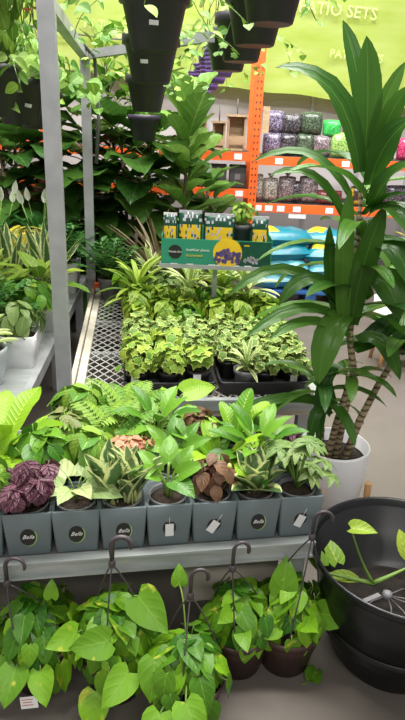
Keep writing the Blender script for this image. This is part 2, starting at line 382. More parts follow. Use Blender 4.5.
def vine(F, S, rg, start, d, Ln, kind, ls, grav=.6, step=.04):
    p = Vec(start); d = Vec(d).normalized(); pts = [p.copy()]; k = int(Ln / step)
    for i in range(k):
        d = (d + Vec((rg.uniform(-.25, .25), rg.uniform(-.25, .25), -grav * .25 + rg.uniform(-.1, .1)))).normalized(); p = p + d * step; pts.append(p.copy())
        side = d.cross(Vec((0, 0, 1)));
        if side.length < .05: side = Vec((1, 0, 0))
        side.normalize(); sg = 1 if i % 2 else -1
        dd = side * sg + Vec((rg.uniform(-.5, .5), rg.uniform(-.5, .5), -.3)); nr = Vec((rg.uniform(-.4, .4), -.6 + rg.uniform(-.4, .4), .6))
        sz = ls * rg.uniform(.7, 1.2)
        if kind == 'ivy': F.ivy(p + dd * .01, dd, nr, sz, rg=rg)
        else: F.leaf(p + dd * .01, dd, nr, sz, sz * .75, kind, .5, .12, rg=rg)
    S.tube(pts, .0018, 4)

# ------------------------------------------------------------------ objects
def tag(o, label, cat, group=None):
    o['label'] = label; o['category'] = cat
    if group: o['group'] = group
    return o
def empty(name, loc, rz=0., sc=1.):
    o = bpy.data.objects.new(name, None); COL.objects.link(o); o.location = loc; o.rotation_euler = (0, 0, rz); o.scale = (sc, sc, sc); o.empty_display_size = .05
    return o
def obj(name, data, parent=None, label=None):
    o = bpy.data.objects.new(name, data); COL.objects.link(o)
    if parent: o.parent = parent
    if label: o['label'] = label
    return o
def part(name, mb, mats, parent, label=None): return obj(name, mb.mesh(name, mats), parent, label)
def struct(name, mb, mats):
    o = obj(name, mb.mesh(name, mats)); o['kind'] = 'structure'; return o
def text(s, size, m, shear=0., depth=.0004, align='CENTER'):
    c = bpy.data.curves.new('lettering', 'FONT'); c.body = s; c.size = size; c.shear = shear; c.materials.append(m); c.extrude = depth; c.align_x = align; c.align_y = 'CENTER'; c.resolution_u = 2
    t = bpy.data.objects.new('lettering', c); COL.objects.link(t); bpy.context.view_layer.update()
    me = bpy.data.meshes.new_from_object(t.evaluated_get(bpy.context.evaluated_depsgraph_get())); me.name = 'lettering'
    if not me.materials: me.materials.append(m)
    bpy.data.objects.remove(t); return me

PROTO = {}
def place(key, name, label, cat, loc, rz=0., group=None, sc=1.):
    """a thing made of the parts of a prototype: [(part name, data, part label, local matrix, [(sub name, data, sub label, matrix)])]"""
    if key not in PROTO: PROTO[key] = BUILD[key[0]](random.Random(hash_str(str(key))), *key[1:])
    root = tag(empty(name, loc, rz, sc), label, cat, group)
    for pn, da, pl, mx, subs in PROTO[key]:
        o = obj(pn, da, root, pl)
        if mx is not None: o.matrix_local = mx
        for sn, sd, sl, sm in subs:
            q = obj(sn, sd, o, sl)
            if sm is not None: q.matrix_local = sm
    return root
def hash_str(s):
    h = 7
    for ch in s: h = (h * 131 + ord(ch)) % 1000003
    return h
def PT(name, mb, mats, label=None, mx=None, subs=()): return (name, mb.mesh(name, mats) if isinstance(mb, MB) else mb, label, mx, list(subs))
FRONT = Matrix(((1, 0, 0), (0, 0, -1), (0, 1, 0))).to_4x4()          # lettering that stands up and faces -Y
def standing(loc, lean=0.): return Matrix.Translation(loc) @ Matrix.Rotation(lean, 4, 'X') @ FRONT

# ------------------------------------------------------------------ pot prototypes
def round_pot(r0, r1, h, t=.004, lip=.006, n=28):
    p = MB(); p.lathe([(r0, 0), (r1 - lip, h * .86), (r1, h * .88), (r1, h), (r1 - t, h), (r1 - t - lip * .5, h * .86), (r1 - t - lip, h * .6)], n)
    return p
def soil_disc(r, z, n=20, rg=rng, mound=.008):
    s = MB(); s.lathe([(r, z), (r * .7, z + mound * .7), (r * .3, z + mound), (.001, z + mound)], n); return s
def square_pot(hw=.061, h=.13, t=.006):
    p = MB(); b = hw * .88
    p.rrect([(b - .002, b - .002, 0, .006), (b, b, .003, .007), (hw, hw, h - .002, .007), (hw - .0015, hw - .0015, h, .006), (hw - t, hw - t, h, .005), (hw - t - .002, hw - t - .002, h - .03, .005)])
    return p
def oval(rx, rz, y, n=20, c=(0, 0)):
    m = MB(); front = [(c[0] + rx * math.cos(2 * PI * j / n), y, c[1] + rz * math.sin(2 * PI * j / n)) for j in range(n)]
    backr = [(x, y + .0012, z) for x, _, z in front]
    m.loft([backr, front], sm=False); return m

LEAN = math.atan2(.061 * .12, .13)
def bella_tag():
    o = oval(.0195, .0245, -.0016); o2 = oval(.021, .026, -.0004, c=(.0014, -.0009))
    s = MB(); s.tube([(0, 0, .023), (0, -.001, .052)], .0009, 5)
    mx = Matrix.Translation((0, -.0584, .06)) @ Matrix.Rotation(LEAN * -1, 4, 'X')
    return ('hang_tag', o2.mesh('hang_tag', M['limeink']), 'round black plant tag with white script', mx,
            [('tag_face', o.mesh('tag_face', M['blackink']), None, None), ('lettering', text('Bella', .0155, M['whiteink'], .45), None, Matrix.Translation((0, -.0022, .001)) @ FRONT),
             ('string', s.mesh('string', M['whiteink']), None, None)])
def white_tag(tilt):
    b = MB(); b.box((0, -.0022, -.006), (.022, .0012, .036)); o = oval(.0175, .021, -.0006)
    s = MB(); s.tube([(0, -.0022, .011), (0, -.001, .05)], .0009, 5)
    mx = Matrix.Translation((0, -.0584, .06)) @ Matrix.Rotation(-LEAN, 4, 'X') @ Matrix.Rotation(tilt, 4, 'Y')
    return ('hang_tag', b.mesh('hang_tag', M['paper']), 'white paper tag on a string', mx, [('tag_back', o.mesh('tag_back', M['blackink']), None, None), ('string', s.mesh('string', M['whiteink']), None, None)])
def sq_parts(tagpart=None):
    pts = [PT('pot', square_pot(), M['slate']),]
    inn = MB(); inn.lathe([(.042, .06), (.05, .121), (.053, .124), (.053, .127), (.047, .126), (.045, .105)], 24, close0=False, close1=False)
    pts.append(PT('nursery_liner', inn, M['greypot'])); pts.append(PT('soil', soil_disc(.047, .112), M['soil']))
    if tagpart: pts.append(tagpart)
    return pts

# square potted plants ------------------------------------------------
def b_square(rg, kind, tg, var=0):
    F, S = MB(), MB(); z = .118; lf = 'leaves'
    if kind == 'burgundy':
        for i, (cx, cy, zz, nn) in enumerate(((-.03, -.04, .168, 18), (.03, -.03, .175, 18), (0, .02, .19, 16), (-.045, .02, .175, 12), (.045, .03, .18, 12))):
            bush(F, S, rg, nn, .05, .045, .03, zz, .052, .046, 'ovate', z, hi=1.7, bend=.7, cx=cx, cy=cy, wave=.05)
        m = L['burgundy']
    elif kind == 'pale':
        for az, el, l, w, rz_ in ((200, 28, .09, .062, 0), (330, 22, .1, .07, 0), (250, 38, .07, .05, 0), (60, 45, .09, .06, 0), (130, 50, .1, .065, 0), (290, 55, .075, .05, 0), (20, 60, .08, .055, 0)):
            a = R(az); e = Vec((math.cos(a) * .035, math.sin(a) * .035, z + .045 + .02 * math.sin(R(el)))); S.tube(bez((0, 0, z), (e.x * .4, e.y * .4, e.z), e), .0022, 5)
            F.leaf(e, sph(a, R(el) * .5), (0, -.45, 1), l, w, 'heart', .6, .12, .03, rg=rg)
        m = L['pale']
    elif kind == 'snake':
        for cx, cy in ((-.028, -.012), (.024, -.01), (-.005, .025), (.03, .02), (-.03, .02)):
            rosette(F, rg, 6, .145, .052, 'blade', R(66), R(88), .35, z - .005, .006, cx, cy, fold=.3, twist=.6)
        m = L['snake']
    elif kind == 'bigsnake':
        rosette(F, rg, 16, .12, .056, 'blade', R(40), R(84), .3, z - .005, .006, 0, 0, fold=.28)
        m = L['snake']
    elif kind == 'aglaonema':
        for az, el, l, w, hz in ((300, 12, .08, .06, .085), (195, 30, .085, .05, .1), (335, 45, .085, .05, .1), (80, 50, .09, .055, .12), (150, 50, .085, .045, .1), (25, 55, .08, .04, .11)):
            a = R(az); hz *= .72; e = Vec((math.cos(a) * .03, math.sin(a) * .03, z + hz)); S.tube(bez((rg.uniform(-.01, .01), rg.uniform(-.01, .01), z), (e.x * .2, e.y * .2, z + hz * .7), e), .004, 6)
            F.leaf(e, sph(a, R(el)), (0, -.5, 1), l, w, 'heart', .7, .15, .03, rg=rg)
        m = L['lily']
    elif kind == 'redbrown':
        bush(F, S, rg, 46, .075, .07, .085, .16, .05, .036, 'ovate', z, hi=1.7, bend=.8, jit=.5, inner=.35); m = L['redbrown']
    elif kind == 'schefflera':
        for k in range(15):
            az = k * 2.4; q = .03 + .055 * ((k * .61) % 1); hz = .05 + .13 * ((k * .37 + .2) % 1)
            palmate(F, S, rg, (0, 0, z), (q * math.cos(az) * 1.1, q * math.sin(az), z + hz), 7, .052)
        m = L['schefflera']
    elif kind == 'nest':
        rosette(F, rg, 16, .165, .055, 'nest', R(25), R(80), .8, z, .01, fold=.1, wave=.05); m = L['nest']
    elif kind == 'widenest':
        rosette(F, rg, 16, .17, .055, 'nest', R(20), R(78), .9, z, .01, fold=.1, wave=.05); m = L['nest']
    elif kind == 'giantnest':
        rosette(F, rg, 9, .26, .085, 'nest', R(35), R(75), .8, z, .01, fold=.1, wave=.06); m = L['nest']
    elif kind == 'fern':
        for k in range(24): frond(F, S, rg, (0, 0, z), k * 2.4, R(78 - 50 * (k / 24)), rg.uniform(.17, .23), 1.2, .05)
        m = L['fern']
    elif kind == 'olive':
        bush(F, S, rg, 44, .085, .08, .075, .17, .055, .042, 'ovate', z, hi=1.6, bend=.6); m = L['olive']
    elif kind == 'salmon':
        bush(F, S, rg, 80, .075, .05, .04, .2, .026, .022, 'ovate', z, hi=1.5, bend=.4); m = L['salmon']
    elif kind == 'lily':
        for k in range(20):
            az = k * 2.4; el = R(80 - 60 * k / 20); e = sph(az, el) * rg.uniform(.07, .11) + Vec((0, 0, z)); S.tube(bez((0, 0, z), (e.x * .3, e.y * .3, e.z), e, 4), .002, 4)
            F.leaf(e, sph(az, el - .3), (-math.cos(az), -math.sin(az) - .3, 1.4), .11, .043, 'lance', .7, .15, .03, rg=rg)
        m = L['lily']
    elif kind == 'greenbush':
        bush(F, S, rg, 40, .1, .09, .08, .18, .085, .055, 'ovate', z, hi=1.6, bend=.7); m = L['lily'] if var == 0 else L['fern']
    elif kind == 'darkred':
        bush(F, S, rg, 40, .05, .05, .06, .16, .04, .022, 'ovate', z, hi=1.6, bend=.6); m = L['burgundy']
    elif kind == 'philo':
        for az, el, l, w, hz in ((205, 60, .1, .045, .1), (10, 12, .12, .085, .16), (100, 30, .1, .06, .1), (300, 20, .11, .07, .11), (160, 30, .12, .075, .1), (250, 25, .1, .07, .08)):
            hz -= .06; a = R(az); e = Vec((math.cos(a) * .04, math.sin(a) * .04, z + hz)); S.tube(bez((0, 0, z), (e.x * .2, e.y * .2, z + hz * .8), e), .003, 6)
            F.leaf(e, sph(a, R(el)), (0, -.7, 1), l, w, 'heart', .4, .12, .03, rg=rg)
        m = L['nest']
    out = []
    if var != 9: out += sq_parts(tg_make(tg))
    out.append(PT(lf, F, m))
    if S.v: out.append(PT('stems', S, L['stem'] if kind not in ('burgundy', 'redbrown', 'darkred') else L['brownstem']))
    return out
def tg_make(tg):
    if tg is None: return None
    if tg == 'bella': return bella_tag()
    return white_tag(tg)
def b_terracotta(rg):
    F, S = MB(), MB()
    rosette(F, rg, 18, .17, .06, 'nest', R(15), R(75), .9, .125, .01, fold=.1, wave=.06)
    return [PT('pot', round_pot(.045, .062, .125), M['terra']), PT('soil', soil_disc(.055, .105), M['soil']), PT('leaves', F, L['nest'])]

# tray pots --------------------------------------------------------------
def b_traypot(rg, kind, var, tg=False):
    F, S = MB(), MB(); h = .085; p = MB(); p.lathe([(.036, 0), (.046, h * .8), (.05, h * .82), (.05, h), (.046, h), (.043, h * .7)], 18)
    potm = M['black']
    if kind == 'ivy': bush(F, S, rg, 80, .088, .085, .085, .12, .038, .04, 'ivy', h, hi=1.9, bend=.3, inner=.35, jit=.6); m = L['ivy']
    elif kind == 'greenivy': bush(F, S, rg, 80, .088, .085, .1, .125, .042, .04, 'ivy', h, hi=1.9, bend=.3, inner=.4, jit=.6); m = L['greenivy']
    elif kind == 'palestar':
        bush(F, S, rg, 26, .065, .065, .08, .11, .06, .04, 'ivy', h, hi=1.3, bend=.3); m = L['greenivy']
    elif kind == 'lime': bush(F, S, rg, 34, .085, .085, .085, .13, .085, .058, 'heart', h, hi=1.5, bend=.5); m = L['limepothos']
    elif kind == 'pothos': bush(F, S, rg, 34, .09, .09, .085, .13, .075, .052, 'heart', h, hi=1.6, bend=.5); m = L['pothos']
    elif kind == 'spider': rosette(F, rg, 30, .2, .03, 'strap', R(15), R(85), 1.1, h, .01, fold=.2, zspan=.08); m = L['limepothos']
    elif kind == 'striped': rosette(F, rg, 26, .2, .034, 'strap', R(10), R(85), 1.1, h, .01, fold=.2, zspan=.09); m = L['cream_dracaena']
    elif kind == 'silver': bush(F, S, rg, 34, .09, .09, .07, .14, .07, .04, 'ovate', h, hi=1.5, bend=.6); m = L['schefflera']
    elif kind == 'tiny':
        potm = M['greypot']; rosette(F, rg, 22, .085, .016, 'strap', R(10), R(85), .8, h, .005, fold=.2, zspan=.03); m = L['cream_dracaena']
    out = [PT('pot', p, potm), PT('soil', soil_disc(.043, h * .8), M['soil']), PT('leaves', F, m)]
    if S.v: out.append(PT('stems', S, L['stem']))
    if tg:
        t = MB(); t.box((-.012, -.0505, .066), (.03, .0015, .03), rot=Quaternion((1, 0, 0), -.12)); out.append(PT('pot_label', t, M['paper'], 'white pot label'))
    return out

# hanging / basket plants -----------------------------------------------
def hanger(hub, hook_tilt, rim_r, rim_z, hook=True, sz=.026, wires=3, ph=.4, big=False):
    m = MB(); hub = Vec(hub)
    m.lathe([(.004, -.012), (.009, -.006), (.009, .006), (.004, .012)], 10, hub)
    for k in range(wires):
        a = ph + 2 * PI * k / wires; e = Vec((rim_r * math.cos(a), rim_r * math.sin(a), rim_z)); mid = (e * .35 + hub * .65) + Vec((e.x, e.y, 0)) * .25
        m.tube(bez(hub, mid, e, 8), .0022, 5)
    if hook:
        t = Vec((math.cos(hook_tilt), math.sin(hook_tilt) * .3, 0)); pts = [hub + Vec((0, 0, .008))]
        for i in range(11):
            a = PI - i / 10 * PI * 1.15; pts.append(hub + Vec((0, 0, .055)) + t * (sz * math.cos(a) + sz) + Vec((0, 0, sz * math.sin(a))))
        m.tube(pts, [.006] + [.0062 if not big else .009] * 10 + [.004], 8, flat=.7)
    return m
def b_pothos(rg, n, rx, ry, rz, zc, Ln, extra, hub, tilt, potc=True, label=None, big=False):
    F, S = MB(), MB()
    bush(F, S, rg, n, rx, ry, rz, zc, Ln, Ln * .78, 'heart', .13, hi=1.95, bend=.55, jit=.32, inner=.62)
    for (x, y, z, az, el, l) in extra:
        a = R(az); S.tube(bez((0, 0, .13), (x * .4, y * .4, z + .02), (x, y, z)), .0024, 5)
        F.leaf((x, y, z), sph(a, R(el)), (0, -.9, .7), l, l * .8, 'heart', .4, .1, .03, rg=rg, lv=rg.uniform(.5, 1))
    out = [PT('pot', round_pot(.07, .098, .14, lip=.006), M['brown']), PT('soil', soil_disc(.088, .115), M['soil']), PT('leaves', F, L['pothos']), PT('stems', S, L['stem'])]
    out.append(PT('hanger', hanger(hub, tilt, .096, .135, sz=.024, big=big), M['hook'], 'dark plastic pot hanger with hook'))
    if label:
        t = MB(); t.box((0, 0, 0), (.045, .0012, .03)); 
        ln = MB(); [ln.box((-.004, -.0012, .008 - .007 * i), (.03 - .006 * (i % 2), .0008, .002)) for i in range(3)]
        out.append(PT('price_label', t, M['paper'], 'white printed price label', Matrix.Translation(label) @ Matrix.Rotation(-.2, 4, 'Y') @ Matrix.Rotation(-.35, 4, 'X'), [('print_lines', ln.mesh('print_lines', M['terra']), None, None)]))
    return out
def b_basket(rg, col, fol, seed, ribs=False, lab=True, rodh=.55):
    F, S = MB(), MB(); h = .2; p = MB()
    if ribs:
        prof = [(.085, 0)]
        for i in range(6): z = .02 + i * .028; r = .09 + .035 * z / .2; prof += [(r, z), (r + .005, z + .008), (r + .005, z + .018), (r, z + .026)]
        prof += [(.13, .195), (.13, .2), (.122, .2), (.118, .15)]
        p.lathe(prof, 28)
    else:
        p.lathe([(.078, 0), (.085, .004), (.118, .155), (.132, .16), (.133, .2), (.127, .2), (.124, .165), (.115, .15)], 32)
    out = [PT('pot', p, M[col]), PT('soil', soil_disc(.118, .165), M['soil'])]
    if fol == 'ivy':
        bush(F, S, rg, 60, .15, .15, .1, .21, .04, .04, 'ivy', .18, hi=1.5)
        for k in range(9): vine(F, S, rg, (.12 * math.cos(k * .7), .12 * math.sin(k * .7), .21), (math.cos(k * .7), math.sin(k * .7), .3), rg.uniform(.15, .35), 'ivy', .04)
        m = L['fern']
    elif fol == 'sparse':
        for k in range(8): vine(F, S, rg, (.1 * math.cos(k * .8), .1 * math.sin(k * .8), .2), (math.cos(k * .8), math.sin(k * .8), .4), rg.uniform(.25, .5), 'ovate', .05, .8, .05)
        m = L['fern']
    elif fol == 'lush':
        bush(F, S, rg, 150, .2, .2, .18, .26, .06, .038, 'ovate', .18, hi=1.6, bend=.7)
        for k in range(8): vine(F, S, rg, (.1 * math.cos(k * .8), .1 * math.sin(k * .8), .22), (math.cos(k * .8), math.sin(k * .8), .5), rg.uniform(.2, .4), 'ovate', .085, .8, .05)
        m = L['fern']
    elif fol == 'flower':
        bush(F, S, rg, 190, .22, .22, .26, .08, .065, .042, 'ovate', .18, hi=2.5, bend=.6); m = L['fern']
        for k in range(9):
            fl = MB()
            a = k * 2.4; c = Vec((.22 * math.cos(a), .22 * math.sin(a), .02 + .12 * math.sin(k * 2)))
            for j in range(5): fl.leaf(c, sph(j * 1.26, .3), (0, 0, 1), .022, .016, 'small', -.3)
            out.append(PT('bloom', fl, M['flower'], 'orange flower'))
    if F.v: out += [PT('leaves', F, m), PT('stems', S, L['stem'])]
    hg = MB(); hub = Vec((0, 0, .5))
    for k in range(3):
        a = .5 + 2.094 * k; hg.tube([(.13 * math.cos(a), .13 * math.sin(a), .195), (.12 * math.cos(a), .12 * math.sin(a), .3), hub], .0022, 5)
    hg.tube([hub, (0, 0, .5 + rodh - .1)], .003, 5); hg.tube([(0, 0, .4 + rodh), (.02, 0, .43 + rodh), (0, 0, .46 + rodh), (-.02, 0, .44 + rodh)], .004, 6)
    out.append(PT('hanger', hg, M['black']))
    if lab:
        t = MB(); t.box((0, 0, 0), (.034, .0015, .016)); out.append(PT('pot_label', t, M['paper'], 'white label', Matrix.Translation((-.01, -.1065, .085)) @ Matrix.Rotation(.22, 4, 'X') @ Matrix.Rotation(rg.uniform(-.2, .3), 4, 'Y')))
    return out

# left bench / background plants -----------------------------------------
def b_benchplant(rg, pot, kind, hp=.15, rp=.085, square=False):
    F, S = MB(), MB()
    if square: p = MB(); p.rrect([(rp * .82, rp * .82, 0, .02), (rp, rp, hp - .002, .022), (rp - .002, rp - .002, hp, .02), (rp - .008, rp - .008, hp, .018), (rp - .012, rp - .012, hp - .04, .018)])
    else: p = round_pot(rp * .74, rp, hp, lip=.002)
    z = hp - .02; sc = rp / .085
    if kind == 'zz':
        for k in range(14):
            az = k * 2.4; el = R(82 - 50 * k / 14); d = sph(az, el); pts = [Vec((0, 0, z)) + d * .34 * t + Vec((0, 0, -.09 * t * t)) for t in (0, .25, .5, .75, 1)]; S.tube(pts, [.006, .005, .004, .003, .002], 5)
            for i in range(14):
                t = .18 + .8 * i / 14; q = Vec((0, 0, z)) + d * .34 * t + Vec((0, 0, -.09 * t * t)); sd = d.cross(Vec((0, 0, 1))).normalized() * (1 if i % 2 else -1)
                F.leaf(q, sd + d * .7, Vec((0, 0, 1)) - d * .2, .075, .032, 'ovate', .4, .12, rg=rg)
        m = L['zz']
    elif kind == 'snake': rosette(F, rg, 14, .36, .055, 'blade', R(58), R(86), .2, z, .02, fold=.22, twist=.9); m = L['snake']
    elif kind == 'dumb':
        for k in range(16):
            az = k * 2.4; el = R(80 - 55 * k / 16); e = sph(az, el) * .12 + Vec((0, 0, z)); S.tube(bez((0, 0, z), (e.x * .3, e.y * .3, e.z), e, 4), .004, 5); F.leaf(e, sph(az, el - .3), (-math.cos(az) * .6, -math.sin(az) * .6, 1.2), .19, .085, 'ovate', .8, .12, .04, rg=rg)
        m = L['limepothos']
    elif kind == 'limestripe': rosette(F, rg, 26, .25, .05, 'strap', R(10), R(82), 1., z, .01, fold=.15, zspan=.12); m = L['limepothos']
    elif kind == 'bush': bush(F, S, rg, 70, .15, .15, .12, z + .09, .085, .05, 'ovate', z, hi=1.6, bend=.6); m = L['lily']
    elif kind == 'trail':
        bush(F, S, rg, 36, .13, .12, .1, z + .06, .085, .05, 'lance', z, hi=1.9, bend=.7); m = L['schefflera']
    elif kind == 'lime': rosette(F, rg, 20, .15, .045, 'nest', R(20), R(80), .8, z, .01, zspan=.05); m = L['cream_dracaena']
    elif kind == 'croton': bush(F, S, rg, 46, .16, .16, .16, z + .14, .14, .05, 'lance', z, hi=1.5, bend=.5); m = L['croton']
    elif kind == 'bronze': rosette(F, rg, 60, .42, .022, 'strap', R(15), R(88), .5, z, .015, fold=.2); m = L['cordy']
    elif kind == 'peace':
        for k in range(30):
            az = k * 2.4; el = R(80 - 55 * k / 30); e = sph(az, el) * .2 + Vec((0, 0, z)); S.tube(bez((0, 0, z), (e.x * .3, e.y * .3, e.z), e, 4), .0035, 5); F.leaf(e, sph(az, el - .2), (-math.cos(az) * .5, -math.sin(az) * .5, 1.2), .2, .075, 'lance', .8, .12, .04, rg=rg)
        m = L['zz']; BL = []
        for k in range(7):
            B = MB(); az = k * 2.4 + .5; e = sph(az, R(72)) * rg.uniform(.36, .46) + Vec((0, 0, z)); S.tube([(0, 0, z), e], .003, 5); B.leaf(e, sph(az, R(80)), (0, -1, .3), .09, .04, 'ovate', -.2, .35); BL.append(PT('bloom', B, [M['spathe'], ], 'white pointed flower'))
        out = [PT('pot', p, pot), PT('soil', soil_disc(rp * .9, z), M['soil']), PT('leaves', F, m), PT('stems', S, L['stem'])] + BL
        return out
    out = [PT('pot', p, pot), PT('soil', soil_disc(rp * .88, z), M['soil']), PT('leaves', F, m)]
    if S.v: out.append(PT('stems', S, L['stem']))
    return out
def b_tree(rg, leafm, n, z0, z1, Ln, W, kind, rr=.1, pot=None, el=(15, 70), bend=.7, trunks=1, spread=0.):
    F, S, T = MB(), MB(), MB()
    for tk in range(trunks):
        tx, ty = (spread * math.cos(tk * 2.1), spread * math.sin(tk * 2.1)) if trunks > 1 else (0, 0)
        top = Vec((tx * 1.6 + rg.uniform(-.04, .04), ty * 1.6 + rg.uniform(-.04, .04), z1 - Ln * .4)); bot = Vec((tx * .3, ty * .3, .26))
        T.tube([bot, (bot * .6 + top * .4) + Vec((rg.uniform(-.02, .02), 0, 0)), top], [.016, .013, .008], 8)
        for k in range(n // trunks):
            t = (k + .5) / (n // trunks); z = z0 + (z1 - Ln * .5 - z0) * t; a = k * 2.4 + rg.uniform(-.3, .3) + tk
            c = bot + (top - bot) * ((z - bot.z) / (top.z - bot.z)); e0 = R(el[0] + (el[1] - el[0]) * t + rg.uniform(-12, 12)); pet = Ln * rr * rg.uniform(.8, 1.5) * 3
            d = sph(a, e0 + .15); e = c + d * pet; S.tube(bez(c, c + d * pet * .5 + Vec((0, 0, .02)), e, 3), .004, 5)
            nr = Vec((-math.sin(e0) * math.cos(a), -math.sin(e0) * math.sin(a), math.cos(e0))); s_ = rg.uniform(.75, 1.15)
            F.leaf(e, sph(a, e0), nr, Ln * s_, W * s_, kind, bend * rg.uniform(.5, 1.4), .12, .05, rg=rg)
    return [PT('pot', round_pot(.13, .17, .28), pot or M['black']), PT('soil', soil_disc(.155, .25), M['soil']), PT('trunk', T, L['brownstem']), PT('leaves', F, leafm), PT('stems', S, L['stem'])]

BUILD = {'square': b_square, 'terracotta': b_terracotta, 'tray': b_traypot, 'pothos': b_pothos, 'basket': b_basket, 'bench': b_benchplant, 'tree': b_tree}
LM = {'dark': lambda: L['darkbig'], 'fig': lambda: L['fig']}
BUILD['dtree'] = lambda rg, lm, *a: b_tree(rg, L[lm], *a)
BUILD['bp'] = lambda rg, pm, *a: b_benchplant(rg, M[pm], *a)

# ------------------------------------------------------------------ setting
fl = MB(); n = fl.add([(-12, -8, 0), (12, -8, 0), (12, 10, 0), (-12, 10, 0)]); fl.face([n, n + 1, n + 2, n + 3], sm=False); struct('floor', fl, M['floor'])
wl = MB(); wl.box((0, 7.0, 2.2), (16, .12, 4.4)); struct('wall_back', wl, M['wall'])
tr = MB()
for i in range(20): tr.box((-5 + i * .55, 6.93, 1.7), (.03, .02, 2.9))
struct('trim_1', tr, M['steel'])

# ------------------------------------------------------------------ front bench (yaw 10 degrees)
YAW = .176; P0 = Vec((-.489, 1.215, 0)); U = Vec((math.cos(YAW), math.sin(YAW), 0)); V = Vec((-math.sin(YAW), math.cos(YAW), 0)); BZ = .4
def FB(u, v, z=BZ): return P0 + U * u + V * v + Vec((0, 0, z))
fb = tag(empty('display_bench', FB(-.25, 0, 0), YAW), 'low galvanised bench in front, carrying the slate grey square pots', 'bench')
m = MB(); m.box((.53, .012, .372), (1.1, .024, .05)); m.box((.53, .0, .396), (1.1, .03, .008)); m.box((.53, .0, .348), (1.1, .02, .006)); part('front_rail', m, M['rail'], fb)
m = MB(); m.box((.53, .36, .388), (1.1, .68, .02)); part('deck', m, M['benchtop'], fb)
m = MB(); m.box((.53, .705, .37), (1.1, .02, .05)); part('back_rail', m, M['rail'], fb)
for x, y in ((.01, .06), (1.05, .06), (.01, .66), (1.05, .66)):
    m = MB(); m.box((x, y, .175), (.05, .05, .35)); part('leg', m, M['steel'], fb)
m = MB(); m.box((.9, .2, .19), (.3, .03, .3)); part('support_panel', m, M['cream'], fb, 'cream painted support panel under the bench')

row1 = [(-1, 'greenbush', None, 1, 'leafy green plant in slate grey square pot at the left end of the front row'),
        (0, 'burgundy', 'bella', 0, 'burgundy crinkled begonia in slate grey square pot with round black tag'),
        (1, 'pale', 'bella', 0, 'pale green broad leaf plant in slate grey square pot beside burgundy begonia'),
        (2, 'snake', 'bella', 0, 'yellow edged snake plant in slate grey square pot behind grey plastic hook'),
        (3, 'aglaonema', .0, 0, 'tall stemmed green plant in slate grey square pot with upright white tag'),
        (4, 'redbrown', .6, 0, 'red brown begonia in slate grey square pot with slanted white tag'),
        (5, 'bigsnake', 'bella', 0, 'broad leaved yellow edged snake plant in slate grey pot, left of the schefflera'),
        (6, 'schefflera', .45, 0, 'umbrella leaved schefflera in slate grey square pot at right end of front row')]
NM = {'burgundy': 'potted_begonia', 'redbrown': 'potted_begonia', 'snake': 'potted_snake_plant', 'bigsnake': 'potted_snake_plant', 'schefflera': 'potted_schefflera', 'fern': 'potted_fern', 'nest': 'potted_fern', 'giantnest': 'potted_fern', 'widenest': 'potted_fern', 'lily': 'potted_peace_lily', 'philo': 'potted_philodendron'}
for i, k, tg, var, lab in row1:
    place(('square', k, tg, var), NM.get(k, 'potted_plant'), lab, 'plant', FB(.071 + i * .1197, .072), YAW, 'slate grey square pots on the front bench')
rows = [(-.06, .2, 'widenest', 0, 0., 'lime strap leaved fern at far left edge behind the burgundy begonia'),
        (.1, .21, 'greenbush', 0, 0., 'dark green leafy plant right behind the burgundy begonia'),
        (.225, .205, 'greenbush', 1, .4, 'bright leafy plant right behind the pale broad leaf plant'),
        (.335, .19, 'salmon', 0, 0., 'salmon pink leaved plant peeping over the yellow edged snake plant'),
        (.465, .205, 'aglaonema', 1, 1., 'lime heart leaved plant behind the tall stemmed green plant'),
        (.705, .2, 'lily', 0, 0., 'pointed leaf peace lily behind the broad leaved snake plant'),
        (.81, .21, 'darkred', 0, 0., 'small dark red plant behind the schefflera'),
        (-.03, .36, 'giantnest', 0, 2.6, 'large bright fern with long upright leaf at left back corner of front bench'),
        (.15, .35, 'olive', 0, 0., 'olive and reddish patterned plant left of the feathery fern'),
        (.285, .35, 'fern', 0, .3, 'feathery fern with arching fronds in middle of the front bench'),
        (.425, .35, 'lily', 0, 1.2, 'deep green pointed leaf plant just right of the feathery fern'),
        (.555, .34, 'redbrown', 0, 2., 'pinkish brown plant between the philodendron and the lime fern'),
        (.675, .36, 'nest', 0, .8, 'upright lime bird nest fern in back part of the front bench'),
        (.49, .5, 'philo', 0, .2, 'lime philodendron with one big raised leaf before the black tray'),
        (.33, .5, 'fern', 0, 1.5, 'smaller fern at back edge of front bench below the wire mesh'),
        (.19, .5, 'greenbush', 1, 2., 'green leafy plant at back edge of front bench near the tall steel post')]
for u, v, k, var, rot, lab in rows:
    place(('square', k, None, var), NM.get(k, 'potted_plant'), lab, 'plant', FB(u, v), YAW, 'slate grey square pots on the front bench')
place(('terracotta',), 'potted_fern', 'lime rosette plant in round terracotta pot behind the red brown begonia', 'plant', FB(.592, .205), .5)

# ------------------------------------------------------------------ pothos on the floor
def pothos(label, loc, *a): return place(('pothos',) + a, 'hanging_pothos', label, 'plant', loc, 0., 'golden pothos baskets on the floor under the front bench')
pothos('golden pothos basket at lower left with white price label hanging under its leaves', (-.415, 1.235, 0), 125, .13, .135, .155, .135, .07, ((.05, -.02, .29, 100, 70, .05), (-.02, -.12, .16, 260, -30, .095), (.04, -.12, .15, 290, -30, .085), (-.07, -.09, .16, 230, -40, .09)), (-.05, -.05, .36), .1, True, (.015, -.15, .075))
pothos('golden pothos basket under the yellow edged snake plant, second from left', (-.2, 1.215, 0), 120, .13, .14, .155, .145, .075, ((.0, -.1, .26, 200, 0, .1), (.05, -.12, .18, 235, -20, .1), (.06, .0, .31, 315, -20, .12), (-.09, -.05, .23, 220, 0, .085), (-.03, -.13, .12, 265, -45, .1)), (-.0, -.035, .44), .25, True, None, True)
